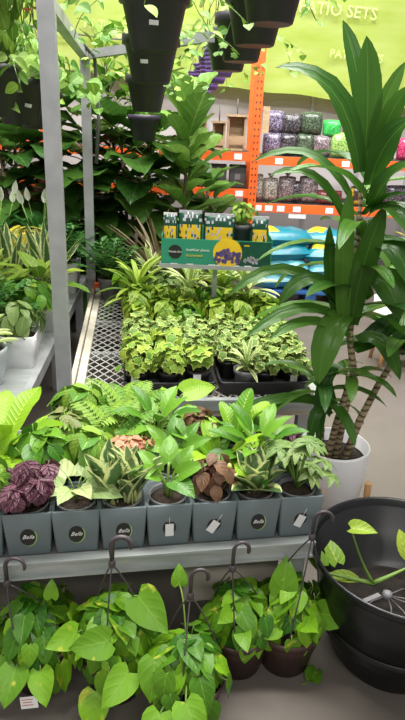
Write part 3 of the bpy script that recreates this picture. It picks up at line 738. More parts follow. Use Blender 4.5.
pothos('golden pothos basket trailing furthest forward with one leaf standing on a tall stem', (-.005, 1.14, 0), 105, .12, .125, .14, .12, .075, ((-.03, .1, .33, 100, 70, .055), (-.08, -.04, .22, 265, -45, .1), (-.06, -.12, .14, 255, -35, .1), (.04, -.13, .1, 275, -50, .1), (.0, -.12, .18, 300, -30, .1)), (.0, .03, .36), .5)
pothos('golden pothos basket right under the cream panel, below a long curved hanger', (.135, 1.31, 0), 95, .115, .11, .13, .145, .06, ((.0, -.09, .2, 280, 0, .06), (-.03, -.06, .24, 240, 10, .06)), (-.035, -.07, .39), .6)
pothos('golden pothos basket beside the big black pot, its dark brown pot showing', (.275, 1.325, 0), 80, .125, .11, .12, .165, .068, ((-.03, -.03, .27, 70, 75, .1), (.08, -.03, .2, 330, 20, .1), (-.04, -.07, .19, 200, 0, .08), (.03, -.05, .2, 280, 30, .09)), (.03, -.035, .46), .2)
m = MB(); m.leaf((0, 0, .006), (.5, 1, .25), (0, -.3, 1), .07, .05, 'heart', .8, .2, rg=rng); m.leaf((.01, 0, .006), (-.4, .8, .1), (.3, 0, 1), .06, .04, 'heart', .6, .2, rg=rng); m.tube([(0, 0, .006), (-.03, -.015, .005)], .002, 5)
o = part('fallen_leaf', m, L['pothos'], None); o.location = (.345, 1.245, 0); tag(o, 'loose green leaf lying on the concrete floor by the black pot', 'leaf')

# ------------------------------------------------------------------ big black pot
bx, by = .592, 1.372
bp = tag(empty('planter_pot', (bx, by, 0)), 'big round black plastic pot at lower right, nearly empty inside', 'pot')
m = MB(); m.lathe([(.165, .03), (.178, .035), (.248, .338), (.26, .342), (.264, .36), (.259, .365), (.253, .36), (.242, .3), (.216, .12), (.001, .115)], 64, close1=False); part('body', m, M['blackgloss'], bp)
m = MB(); m.lathe([(.001, .14), (.12, .145), (.218, .14)], 40, close0=False, close1=False); part('soil', m, M['wetsoil'], bp)
m = MB(); m.lathe([(.15, 0), (.155, .0), (.21, .14), (.222, .145), (.224, .165), (.216, .166), (.205, .14), (.15, .01)], 64); o = part('planter_pot', m, M['blackgloss'], None); o.location = (bx, by, 0); tag(o, 'second black pot nested around the bottom of the big black pot', 'pot')
cp = tag(empty('bare_pothos', (bx - .08, by + .045, .145)), 'straggly pothos stem lying inside the big black pot', 'plant')
F, S = MB(), MB()
S.tube(bez((.02, 0, .06), (-.03, -.0, .14), (-.06, .03, .23)), [.007, .005, .004, .003, .003, .003, .003], 6); F.leaf((-.06, .03, .23), (.7, -.3, .25), (0, -.4, 1), .075, .05, 'heart', .5, .25, lv=.6)
S.tube(bez((.02, 0, .06), (-.08, -.01, .09), (-.15, 0, .1)), [.008, .007, .006, .005, .004, .003, .003], 6); F.leaf((-.13, .02, .1), (-.6, .4, .6), (.2, -.5, 1), .09, .06, 'heart', .5, .1, lv=.1); F.leaf((-.08, .05, .09), (-.3, .6, .6), (.2, -.5, 1), .09, .06, 'heart', .5, .1, lv=.2)
S.tube(bez((.02, 0, .06), (.08, .0, .1), (.16, .05, .1)), [.008, .007, .006, .005, .004, .004, .004], 6); F.leaf((.12, .04, .12), (-.2, .3, .9), (.1, -1, .2), .09, .045, 'lance', .4, .2, lv=.9); F.leaf((.14, .03, .09), (1, .2, .1), (0, -.5, 1), .12, .05, 'lance', .4, .2, lv=.7); F.leaf((-.02, 0, .07), (-.9, .1, .1), (0, -.4, 1), .1, .04, 'lance', .3, .3, lv=.6)
part('leaves', F, L['limepothos'], cp); part('stems', S, L['stem'], cp)
hg = tag(empty('pot_hanger', (bx - .03, by + .0, .148)), 'loose plastic and wire hanger lying inside the big black pot', 'hanger')
m = MB()
for a, l in ((-1.1, .13), (-.5, .14), (-.2, .15), (.5, .12), (3.6, .11), (-1.6, .09)):
    m.tube([(0, 0, .055), (math.cos(a) * l * .5, math.sin(a) * l * .5, .055), (math.cos(a) * l, math.sin(a) * l, .02)], .003, 5)
part('wires', m, M['hook'], hg); m = MB(); m.lathe([(.006, .04), (.014, .045), (.014, .065), (.006, .07)], 10); m.box((-.05, -.01, .05), (.07, .014, .006), .5); part('hub', m, M['greypot'], hg)

# ------------------------------------------------------------------ white pot with dracaena
wx, wy = .522, 2.03
st = tag(empty('plant_stand', (wx, wy, 0)), 'oak plant stand under the white dracaena pot', 'stand')
for k in range(4):
    a = -.45 + k * PI / 2; m = MB(); m.tube([(math.cos(a) * .15, math.sin(a) * .15, 0), (math.cos(a) * .145, math.sin(a) * .145, .2)], [.011, .014], 10); part('leg', m, M['wood'], st)
m = MB(); m.beam((-.125, .06, .065), (.125, -.06, .065), .025, .02); m.beam((.06, .125, .065), (-.06, -.125, .065), .025, .018); part('crossbar', m, M['wood'], st)
dp = tag(empty('potted_dracaena', (wx, wy, .075)), 'tall dracaena with ringed canes and long leaves in round white pot', 'plant')
m = MB(); m.lathe([(.104, 0), (.112, .006), (.128, .15), (.133, .25), (.131, .256), (.123, .256), (.118, .2), (.001, .195)], 48, close1=False); part('pot', m, M['white'], dp)
part('soil', soil_disc(.118, .205, 32), M['soil'], dp)
T1, T2, T3, T4 = MB(), MB(), MB(), MB()
T1.tube([(.0, -.02, .2), (.015, -.01, .4), (.03, 0, .56), (0, 0, .68), (-.015, 0, .95), (-.03, 0, 1.22)], [.017, .015, .014, .012, .01, .007], 10)
T2.tube([(.035, -.025, .2), (.08, 0, .36), (.13, .01, .5), (.2, .02, .66)], [.015, .014, .012, .01], 10)
T3.tube([(-.03, -.03, .2), (-.015, -.03, .35), (.01, -.02, .48), (.02, 0, .55)], [.014, .013, .012, .01], 10)
T4.tube([(-.055, .0, .2), (-.06, .0, .32), (-.075, .01, .44)], [.014, .012, .01], 10)
for t in (T1, T2, T3, T4): part('cane', t, M['cane'], dp)
F = MB(); rg = random.Random(5)
def dl(x, z, az, el, bend, l, w, y=0., lv=None, nf=None, wave=.015, twist=0.):
    a, e = R(az), R(el); d = sph(a, e); nr = Vec((-math.sin(e) * math.cos(a), -math.sin(e) * math.sin(a), math.cos(e))) if nf is None else Vec(nf)
    F.leaf((x, y, z), d, nr, l, w, 'strap', bend, .14, wave, lv=lv, rg=rg, twist=twist)
def cl(a, b, c, w, lv):
    a, b, c = Vec(a), Vec(b), Vec(c); pts = bez(a, b, c, 8); n = 9; base = len(F.v); pr = PROF['strap']; nr = None
    for i, (t, hw, _) in enumerate(pr):
        p = a * (1 - t) ** 2 + b * 2 * t * (1 - t) + c * t * t; d = ((b - a) * (1 - t) + (c - b) * t).normalized()
        up = Vec((0, 0, 1)) - d * d.z; fr = Vec((0, -1, .15)); fr = fr - d * fr.dot(d)
        nr = (up.normalized() * max(.0, 1 - abs(d.z)) * 1.3 + fr * .8).normalized(); side = d.cross(nr)
        for q in (-1, -.5, 0, .5, 1):
            F.v.append(tuple(p + side * (q * hw * w) + nr * (.28 * abs(q) * hw * w + .02 * w * math.sin(t * 15 + q) * q * q)))
    for i in range(len(pr) - 1):
        for j in range(4):
            k = base + i * 5 + j; F.face([k, k + 1, k + 6, k + 5], uv=[(j / 4, pr[i][0]), ((j + 1) / 4, pr[i][0]), ((j + 1) / 4, pr[i + 1][0]), (j / 4, pr[i + 1][0])], lv=lv)
cl((-0.029, 0.000, 1.250), (-0.037, 0.000, 1.463), (-0.074, 0.000, 1.638), 0.085, 0.35)
cl((-0.031, 0.030, 1.316), (-0.055, 0.060, 1.536), (-0.132, 0.100, 1.692), 0.06, 0.15)
cl((-0.047, -0.020, 1.251), (-0.128, -0.060, 1.560), (-0.348, -0.100, 1.533), 0.078, 0.15)
cl((-0.020, 0.000, 1.318), (-0.007, 0.000, 1.450), (0.053, 0.000, 1.573), 0.05, 0.6)
cl((-0.012, -0.020, 1.274), (0.002, -0.050, 1.421), (0.046, -0.100, 1.501), 0.06, 0.4)
cl((-0.009, -0.020, 1.213), (-0.011, -0.080, 1.356), (0.057, -0.150, 1.414), 0.08, 0.1)
cl((0.006, -0.020, 1.150), (0.022, -0.100, 1.280), (0.086, -0.200, 1.289), 0.08, 0.2)
cl((-0.065, 0.000, 1.177), (-0.198, 0.000, 1.376), (-0.385, 0.050, 1.264), 0.042, 0.2)
cl((-0.049, 0.000, 1.058), (-0.177, -0.050, 1.308), (-0.340, -0.100, 1.233), 0.042, 0.4)
cl((-0.010, 0.000, 0.762), (-0.257, -0.060, 1.059), (-0.448, -0.100, 0.843), 0.05, 0.4)
cl((-0.011, -0.020, 0.732), (-0.194, -0.100, 0.895), (-0.386, -0.200, 0.737), 0.05, 0.3)
cl((-0.006, -0.020, 0.695), (-0.178, -0.120, 0.834), (-0.309, -0.200, 0.734), 0.045, 0.6)
cl((-0.018, -0.020, 0.786), (-0.191, -0.080, 1.013), (-0.276, -0.100, 0.820), 0.06, 0.25)
cl((-0.019, -0.030, 0.782), (-0.129, -0.130, 0.794), (-0.125, -0.160, 0.569), 0.1, 0.75)
cl((0.008, -0.020, 0.848), (0.057, -0.080, 1.011), (0.125, -0.120, 0.795), 0.115, 0.45)
cl((0.020, 0.000, 0.639), (0.104, 0.040, 0.675), (0.182, 0.050, 0.774), 0.08, 0.05)
cl((0.024, -0.020, 0.685), (0.106, -0.050, 0.743), (0.175, -0.080, 0.564), 0.065, 0.35)
cl((-0.033, -0.040, 0.708), (-0.088, -0.080, 0.972), (-0.078, -0.060, 1.204), 0.062, 1.0)
cl((-0.007, -0.030, 0.743), (-0.023, -0.080, 0.975), (0.028, -0.100, 1.161), 0.08, 0.35)
cl((-0.041, -0.020, 0.719), (-0.109, -0.030, 0.898), (-0.125, -0.030, 1.082), 0.05, 0.1)
cl((-0.032, -0.020, 0.559), (-0.113, -0.050, 0.595), (-0.074, -0.060, 0.267), 0.055, 0.1)
cl((-0.035, -0.020, 0.407), (-0.178, -0.060, 0.519), (-0.413, -0.100, 0.416), 0.045, 0.4)
cl((-0.039, -0.030, 0.391), (-0.122, -0.080, 0.503), (-0.120, -0.100, 0.287), 0.045, 0.2)
cl((-0.036, -0.020, 0.447), (-0.116, -0.020, 0.602), (-0.083, -0.020, 0.717), 0.05, 0.1)
cl((0.161, 0.000, 0.638), (0.176, 0.000, 0.767), (0.246, 0.000, 0.669), 0.06, 0.3)
cl((0.001, -0.030, 1.120), (0.058, -0.150, 1.213), (0.113, -0.250, 1.053), 0.09, 0.2)
cl((0.001, -0.020, 1.003), (0.075, -0.100, 1.101), (0.140, -0.150, 0.906), 0.09, 0.15)
for k in range(20):
    z = .74 + .5 * k / 20; az = math.degrees(k * 2.4 + .6) % 360
    dl(-.0 - .02 * (z - .7), z, az, 38 + 18 * k / 20 + rg.uniform(-8, 8), rg.uniform(1., 1.7), rg.uniform(.3, .42), rg.uniform(.05, .07))
for k in range(13): dl(.2, .62 + .003 * k, k * 137.5, 30 + 3.5 * k, 1.3, .3, .06, y=.02)
for k in range(11): dl(-.075, .42 + .008 * k, k * 137.5 + 20, 15 + 5 * k, 1.4, .26, .05, y=.01)
for k in range(6): dl(.02, .53, k * 60 + 20, 40, 1.4, .2, .045)
part('leaves', F, L['dracaena'], dp)

# ------------------------------------------------------------------ middle bench (yaw 7 degrees)
MY = math.radians(7.1); MO = Vec((-.515, 2.165, 0)); MU = Vec((math.cos(MY), math.sin(MY), 0)); MV = Vec((-math.sin(MY), math.cos(MY), 0))
def MBn(u, v, z=.4): return MO + MU * u + MV * v + Vec((0, 0, z))
mb = tag(empty('plant_bench', MO, MY), 'wire mesh topped steel bench with tall posts, holding trays of ivy', 'bench')
BW, BD = 1.02, 1.72
m = MB(); m.box((.02, BD / 2, .385), (.035, BD, .035)); m.box((-.012, BD / 2, .397), (.02, BD, .05)); part('side_rail', m, M['cream'], mb, 'pale edge rail')
m = MB(); m.box((BW, BD / 2, .385), (.035, BD, .04)); part('side_rail', m, M['rail'], mb)
m = MB(); m.box((BW / 2, .0, .375), (BW, .03, .05)); part('front_rail', m, M['rail'], mb)
m = MB(); m.box((BW / 2, BD, .375), (BW, .03, .05)); part('back_rail', m, M['rail'], mb)
m = MB()
sx, sy = .55, .83                                     # diamond mesh: two families of thin strands clipped to the frame
def strand(m, c, sg):
    # line x*sy*sg + y*sx = c
    pts = []
    for x in (.035, BW - .02):
        y = (c - sg * sy * x) / sx
        if .01 <= y <= BD - .01: pts.append((x, y))
    for y in (.01, BD - .01):
        x = (c - sx * y) / (sg * sy)
        if .035 <= x <= BW - .02: pts.append((x, y))
    if len(pts) >= 2:
        a, b = min(pts), max(pts)
        if math.dist(a, b) > .02: m.beam((*a, .396), (*b, .396), .004, .004)
for sg in (1, -1):
    lo = min(sg * sy * x for x in (0, BW)); hi = max(sg * sy * x for x in (0, BW)) + sx * BD
    c = lo
    while c < hi: strand(m, c, sg); c += .041
part('wire_mesh', m, M['zinc'], mb)
m = MB(); m.box((.5, .1, .33), (.98, .16, .04)); part('cross_board', m, M['cream'], mb, 'pale board under the mesh')
for v in (.6, 1.1, 1.6):
    m = MB(); m.box((BW / 2, v, .36), (BW, .03, .03)); part('crossbar', m, M['rail'], mb)
for x, y in ((.97, .05), (.97, BD - .05)):
    m = MB(); m.box((x, y, .18), (.05, .05, .36)); part('leg', m, M['steel'], mb)
m = MB(); m.box((-.028, .02, 1.15), (.055, .055, 2.3)); part('post', m, M['steel'], mb, 'tall front steel post')
m = MB(); m.box((-.028, BD - .02, .905), (.055, .055, 1.81)); part('post', m, M['steel'], mb, 'shorter back steel post')
m = MB(); m.beam((-.028, .02, 1.79), (-.028, BD - .02, 1.79), .045, .045); part('top_rail', m, M['steel'], mb)
inv = Matrix.Rotation(-MY, 3, 'Z')
q = inv @ (Vec((-.02, 3.3, 1.845)) - MO); m = MB(); m.beam((-.02, BD - .02, 1.79), q, .04, .045); part('top_rail', m, M['steel'], mb)
m = MB(); m.tube([(-.03, .0, 2.05), (-.15, .3, 1.95), (-.05, .62, 1.85), (-.03, .95, 1.82), (-.01, 1.4, 1.81), (.03, 1.66, 1.78), (.05, 1.62, 1.5), (.03, 1.6, 1.2)], .011, 7); part('hose', m, M['cable'], mb, 'dark grey hose slung over the rail')

def tray(u0, u1, v0, v1, lab):
    w, d = (u1 - u0), (v1 - v0); t = MB()
    t.rrect([(w / 2 - .012, d / 2 - .012, 0, .015), (w / 2 - .004, d / 2 - .004, .05, .018), (w / 2, d / 2, .052, .02), (w / 2, d / 2, .06, .02), (w / 2 - .008, d / 2 - .008, .06, .018), (w / 2 - .016, d / 2 - .016, .006, .012)])
    o = part('plant_tray', t, M['black'], None); o.location = MBn((u0 + u1) / 2, (v0 + v1) / 2, .399); o.rotation_euler = (0, 0, MY); tag(o, lab, 'tray', 'black nursery trays on the wire mesh bench')
trayrows = [(.03, .56), (.57, 1.1)]
tray(.205, .585, .03, .56, 'black nursery tray in front on mesh bench, under the bright ivies, left')
tray(.6, .985, .03, .56, 'black nursery tray in front on mesh bench, nearest the dracaena')
tray(.205, .585, .57, 1.02, 'black nursery tray behind the left front ivy tray')
tray(.6, .985, .57, 1.02, 'black nursery tray behind the right front ivy tray')
ORD = ['leftmost', 'second from left', 'third from left', 'fourth from left', 'fifth from left', 'sixth from left', 'rightmost']
ROWN = ['front row', 'second row', 'third row', 'fourth row', 'fifth row', 'sixth row']
us = [.268, .395, .522, .663, .79, .918]
for r, v in enumerate((.095, .225, .355, .485, .66, .8, .94)):
    for c, u in enumerate(us):
        k, var, tg, extra = 'ivy', (r + c) % 3, False, ''
        nm, kind = 'potted_ivy', 'white edged ivy'
        if r == 0:
            k = ('greenivy', 'greenivy', 'palestar', None, 'ivy', 'ivy')[c]; tg = c in (0, 2, 5)
            kind = {'greenivy': 'bright green ivy', 'palestar': 'pale star ivy', 'ivy': 'white edged ivy', None: ''}[k]
            if k is None: continue
        elif r == 1 and c in (0, 1): k = 'greenivy'; kind = 'bright green ivy'
        elif r in (4,): k = 'lime' if c != 2 else 'pothos'; kind = 'lime pothos' if c != 2 else 'golden pothos'; nm = 'potted_pothos'
        elif r in (5, 6): k = ('lime', 'lime', 'lime', 'pothos', 'lime', 'lime')[c] ; kind = {'lime': 'lime pothos', 'pothos': 'golden pothos'}[k]; nm = 'potted_pothos'
        pos = ORD[c] if c < 5 else 'rightmost'
        place(('tray', k, var, tg), nm, f'{kind}, {pos} of the {("front", "second", "third", "fourth", "fifth", "sixth", "seventh")[r]} row on mesh bench', 'plant', MBn(u + rng.uniform(-.008, .008), v, .406), MY + (rng.uniform(-.4, .4) if not tg else 0), 'small pots in the trays on the mesh bench', rng.uniform(.95, 1.08))
place(('tray', 'tiny', 0, False), 'potted_dracaena', 'tiny cream striped plant in grey pot at front of the black tray', 'plant', MBn(us[3] + .055, .085, .406), MY, 'small pots in the trays on the mesh bench', 1.12)
# loose pots further back on the mesh
back = [(.27, 1.14, 'spider', 'lime spiky plant on mesh bench left of the silvery plant'), (.43, 1.2, 'silver', 'silvery leaved plant on mesh bench below the green display box'),
        (.57, 1.16, 'striped', 'cream striped arching plant on mesh bench just left of the display pole'), (.76, 1.18, 'spider', 'lime spiky plant on mesh bench right of the display pole'),
        (.9, 1.15, 'striped', 'cream striped arching plant at right rear of the mesh bench'), (.36, 1.42, 'striped', 'cream striped plant in rear row of mesh bench, nearest the spiky bronze grass'),
        (.56, 1.45, 'spider', 'lime arching plant in rear row of mesh bench behind the display pole'), (.82, 1.45, 'pothos', 'golden pothos in rear row at right end of the mesh bench'), (.22, 1.38, 'pothos', 'golden pothos in rear row beside the grey pot')]
for u, v, k, lab in back: place(('tray', k, 3, False), 'potted_plant', lab, 'plant', MBn(u, v, .399), rng.random() * 6, None, 1.15)
place(('bp', 'greypot', 'zz', .14, .085, False), 'potted_zz_plant', 'dark glossy leaved plant in grey pot at the back left of mesh bench', 'plant', MBn(.11, 1.5, .399), .3)
place(('bp', 'black', 'bronze', .15, .09, False), 'potted_grass', 'spiky bronze grass at back of mesh bench, left of the green display box', 'plant', MBn(.42, 1.62, .399), .3)
m = MB(); m.box((0, 0, .02), (.07, .05, .04)); o = part('tag_holder', m, M['orange'], None); o.location = MBn(.03, 1.64, .42); o.rotation_euler = (0, 0, MY); tag(o, 'small orange tag holder on the far corner of the wire bench', 'tag holder')
m = MB(); m.box((0, -.0255, .004), (.05, .001, .022)); part('paper_tag', m, M['paper'], o)

# ------------------------------------------------------------------ display stand with green box and packets
sx0, sy0 = .045, 3.06
st = tag(empty('display_stand', (sx0, sy0, .4)), 'thin grey pole stand holding the green plant food box above the ivies', 'stand')
m = MB(); m.box((0, 0, .19), (.024, .024, .37)); part('pole', m, M['steel'], st)
m = MB(); m.lathe([(.09, 0), (.09, .008), (.02, .014)], 24); part('base', m, M['steel'], st)
m = MB(); m.box((0, 0, .381), (.56, .22, .012)); m.box((0, -.11, .385), (.56, .006, .02)); part('shelf_plate', m, M['steel'], st)
bz = .4 + .388; bxw = .545
db = tag(empty('display_box', (sx0, sy0, bz), math.radians(1.)), 'green cardboard display box of plant food with yellow circle and lilac flowers', 'box')
m = MB(); hw = bxw / 2; H1 = .13
m.box((0, -.09, H1 / 2), (bxw, .004, H1)); m.box((0, .09, H1 * .65), (bxw, .004, H1 * 1.3)); m.box((-hw, 0, H1 * .55), (.004, .18, H1 * 1.1)); m.box((hw, 0, H1 * .55), (.004, .18, H1 * 1.1)); m.box((0, 0, .003), (bxw, .18, .004)); part('carton', m, M['boxgreen'], db)
fy = -.0925
m = MB(); m.box((.19, fy - .0002, H1 / 2), (.16, .0008, H1 - .004)); part('dark_panel', m, M['boxdark'], db, 'darker green right part of the print')
o = part('logo_disc', oval(.034, .034, fy - .002, 28, (-.205, .066)), M['blackink'], db, 'round black logo')
c = obj('lettering', text('Miracle-Gro', .0135, M['whiteink']), o); c.matrix_local = standing((-.205, fy - .0035, .066))
c = obj('lettering', text('healthier plants', .0185, M['whiteink']), db); c.matrix_local = standing((-.093, fy - .002, .078))
c = obj('lettering', text('Guaranteed', .0175, M['yellow']), db); c.matrix_local = standing((-.11, fy - .002, .05))
rim = [(.055 + .072 * math.cos(a), .068 + .072 * math.sin(a)) for a in [2 * PI * j / 40 for j in range(40)]]
rim = [(x, min(max(z, .002), H1 + .006)) for x, z in rim]
m = MB(); m.loft([[(x, fy - .0004, z) for x, z in rim], [(x, fy - .0018, z) for x, z in rim]], sm=False); o = part('yellow_circle', m, M['yellow'], db, 'yellow circle print')
m = MB(); rg = random.Random(2)
for k in range(60):
    x = rg.uniform(-.06, .06); z = .022 + rg.random() ** .9 * (.062 - .25 * abs(x)); r = rg.uniform(.007, .011)
    m.loft([[(.055 + x + r * math.cos(j * PI / 4), fy - .002 - .0003 * (k % 4), z + r * math.sin(j * PI / 4)) for j in range(8)]] * 2, sm=False)
part('flower_print', m, M['lilac'], o, 'lilac flower picture')
m = MB()
for k in range(26):
    x = rg.uniform(-.034, .034); z = .022 + rg.random() * (.034 - .4 * abs(x)); r = rg.uniform(.004, .008)
    m.loft([[(.172 + x + r * math.cos(j * PI / 4), fy - .002 - .0003 * (k % 4), z + r * math.sin(j * PI / 4)) for j in range(8)]] * 2, sm=False)
part('flower_print', m, M['palelilac'], db, 'small pale flower picture')
m = MB(); m.box((.148, fy - .001, .108), (.026, .001, .006)); part('yellow_dash', m, M['yellow'], db)
m = MB()
for x in (-.21, -.13, -.02, .02, .1, .16): m.box((x, fy - .001, .006), (.035, .001, .004))
part('small_print', m, M['whiteink'], db)
for i, (x, w, h, lab) in enumerate(((-.235, .07, .235, 'narrow dark green plant food packet at left end of the display box'), (-.135, .12, .25, 'dark green plant food packet with yellow lower half above the logo'),
                                    (.01, .155, .24, 'widest dark green plant food packet, above the yellow circle'), (.215, .085, .235, 'dark green packet at right end of the display box'))):
    pk = tag(empty('plant_food_packet', (sx0 + x, sy0 - .02, bz + .006)), lab, 'packet', 'plant food packets in the green display box')
    m = MB(); m.pillow(w, h, .05, (0, 0, h / 2), Matrix.Rotation(PI / 2, 3, 'X'), 16)
    for q, uv in enumerate(m.uv):
        ux, uy = uv[0]
        if .42 < uy < .7 and .06 < ux < .9: m.mi[q] = rg.choice((1, 1, 1, 1, 1, 0, 2))
        elif uy > .8 and rg.random() < .25: m.mi[q] = 2
    part('bag', m, [M['boxdark'], M['yellow'], M['palelilac']], pk)
    m = MB(); m.box((0, 0, h - .004), (w * .95, .006, .014)); part('seal_strip', m, M['palelilac'] if i else M['paper'], pk, 'pale top seal')
F, S = MB(), MB(); rg = random.Random(9); bush(F, S, rg, 46, .085, .07, .08, .22, .04, .026, 'ovate', .17, hi=1.6, bend=.5)
pl = tag(empty('potted_plant', (sx0 + .125, sy0 + .03, bz + .006)), 'small bright leafy plant in dark pot standing inside the display box', 'plant')
part('pot', round_pot(.042, .056, .19), M['greydark'], pl); part('soil', soil_disc(.05, .17), M['soil'], pl); part('leaves', F, L['limepothos'], pl); part('stems', S, L['stem'], pl)

# ------------------------------------------------------------------ left bench
lo_ = Vec((-.69, 2.05, 0)); LY = math.radians(4.4)
def LB(u, v, z=.4): return lo_ + Vec((math.cos(LY), math.sin(LY), 0)) * u + Vec((-math.sin(LY), math.cos(LY), 0)) * v + Vec((0, 0, z))
lb = tag(empty('side_bench', lo_, LY), 'grey bench at left edge carrying white pots', 'bench')
m = MB(); m.box((-.5, 1.1, .39), (.98, 2.2, .018)); part('deck', m, M['rail'], lb)
m = MB(); m.box((-.012, 1.1, .372), (.03, 2.2, .055)); part('side_rail', m, M['steel'], lb)
for y in (.06, 1.1, 2.1):
    for x in (-.05, -.92):
        m = MB(); m.box((x, y, .19), (.05, .05, .38)); part('leg', m, M['steel'], lb)
left = [(-.2, .27, ('bp', 'paleblue', 'lime', .16, .1, False), 'cream tipped plant in pale round pot nearest on the left bench', 'potted_plant'),
        (-.1, .5, ('bp', 'white', 'trail', .15, .085, True), 'trailing green plant in white square pot on left bench beside the tall post', 'potted_plant'),
        (-.28, .62, ('bp', 'white', 'zz', .16, .095, False), 'dark green plant in white pot behind the cream tipped plant', 'potted_plant'),
        (-.1, 1.02, ('bp', 'white', 'dumb', .18, .1, True), 'lime broad leaved plant in tall white square pot on left bench', 'potted_plant'),
        (-.36, .95, ('bp', 'white', 'limestripe', .16, .095, False), 'lime strap leaved plant at left frame edge of the left bench', 'potted_plant'),
        (-.32, 1.3, ('bp', 'white', 'snake', .16, .1, False), 'tall yellow edged snake plant in white pot on left bench', 'potted_snake_plant'),
        (-.13, 1.38, ('bp', 'black', 'snake', .16, .1, False), 'snake plant in black pot close to the tall post', 'potted_snake_plant'),
        (-.09, 1.75, ('bp', 'white', 'zz', .2, .1, True), 'dark leaved plant in white pot seen right of the tall post', 'potted_plant'),
        (-.3, 1.66, ('bp', 'black', 'croton', .16, .1, False), 'yellow flecked croton in black pot on left bench', 'potted_croton'),
        (-.56, 1.5, ('bp', 'greydark', 'croton', .16, .1, False), 'yellow flecked croton in grey pot at left edge of view', 'potted_croton'),
        (-.58, 1.2, ('bp', 'black', 'bronze', .16, .1, False), 'bronze bladed grass at left edge of view behind the lime plants', 'potted_grass'),
        (-.24, .84, ('bp', 'white', 'dumb', .15, .085, False), 'bright lime broad leaved plant in low white pot in middle of left bench', 'potted_plant'),
        (-.42, .72, ('bp', 'white', 'bush', .15, .09, False), 'leafy green bush in white pot at left frame edge on left bench', 'potted_plant'),
        (-.12, .78, ('bp', 'white', 'bush', .13, .075, True), 'leafy green bush in small white square pot near edge of left bench', 'potted_plant'),
        (-.28, 2.02, ('bp', 'black', 'peace', .17, .11, False), 'white flowered peace lily at far end of left bench', 'potted_peace_lily'),
        (-.55, 1.95, ('bp', 'greydark', 'peace', .17, .11, False), 'white flowered peace lily at far end of left bench near left frame edge', 'potted_peace_lily')]
for u, v, key, lab, nm in left: place(key, nm, lab, 'plant', LB(u, v, .4), LY, 'potted plants on the left bench')

# ------------------------------------------------------------------ broad leaved trees behind
trees = [((-.17, 4.25, 0), ('dtree', 'fig', 30, .7, 1.66, .31, .185, 'fiddle', .05, None, (15, 75), .4), 'light green fiddle leaf fig rising behind the display box', 'potted_fig_tree'),
         ((-.55, 4.5, 0), ('dtree', 'darkbig', 64, .4, 1.5, .4, .3, 'ovate', .12, None, (-35, 40), .8, 2, .08), 'dark broad leaved plant between the back post and fiddle leaf fig', 'potted_tree'),
         ((-.95, 4.55, 0), ('dtree', 'darkbig', 64, .4, 1.65, .4, .29, 'ovate', .12, None, (-35, 45), .8, 2, .09), 'dark broad leaved plant behind the two steel posts', 'potted_tree'),
         ((-1.38, 4.5, 0), ('dtree', 'darkbig', 64, .4, 1.4, .42, .31, 'ovate', .12, None, (-40, 40), .9, 2, .1), 'dark broad leaved plant behind the peace lilies at left edge', 'potted_tree'),
         ((-.6, 4.85, 0), ('dtree', 'fern', 180, .8, 2.0, .15, .085, 'ovate', .3, None, (0, 60), .7, 3, .12), 'light green small leaved tree in front of the lime banner', 'potted_tree'),
         ((-.05, 4.75, 0), ('dtree', 'darkbig', 24, .4, 1.1, .3, .2, 'ovate', .12, None, (5, 55), .8), 'low dark broad leaved plant behind the display box', 'potted_tree'),
         ((-1.75, 5.0, 0), ('dtree', 'darkbig', 64, .5, 1.7, .36, .25, 'ovate', .12, None, (-40, 45), .9, 2, .1), 'dark broad leaved plant farthest back at left edge', 'potted_tree')]
for i, (loc, key, lab, nm) in enumerate(trees): place(key, nm, lab, 'plant', loc, i * .7, 'broad leaved trees behind the benches')
place(('dtree', 'croton', 40, .35, .85, .2, .06, 'lance', .1, None, (0, 70), .8, 2, .05), 'potted_croton', 'yellow and dark croton in black pot behind the dracaena at right', 'plant', (1.56, 4.4, 0), 0.)

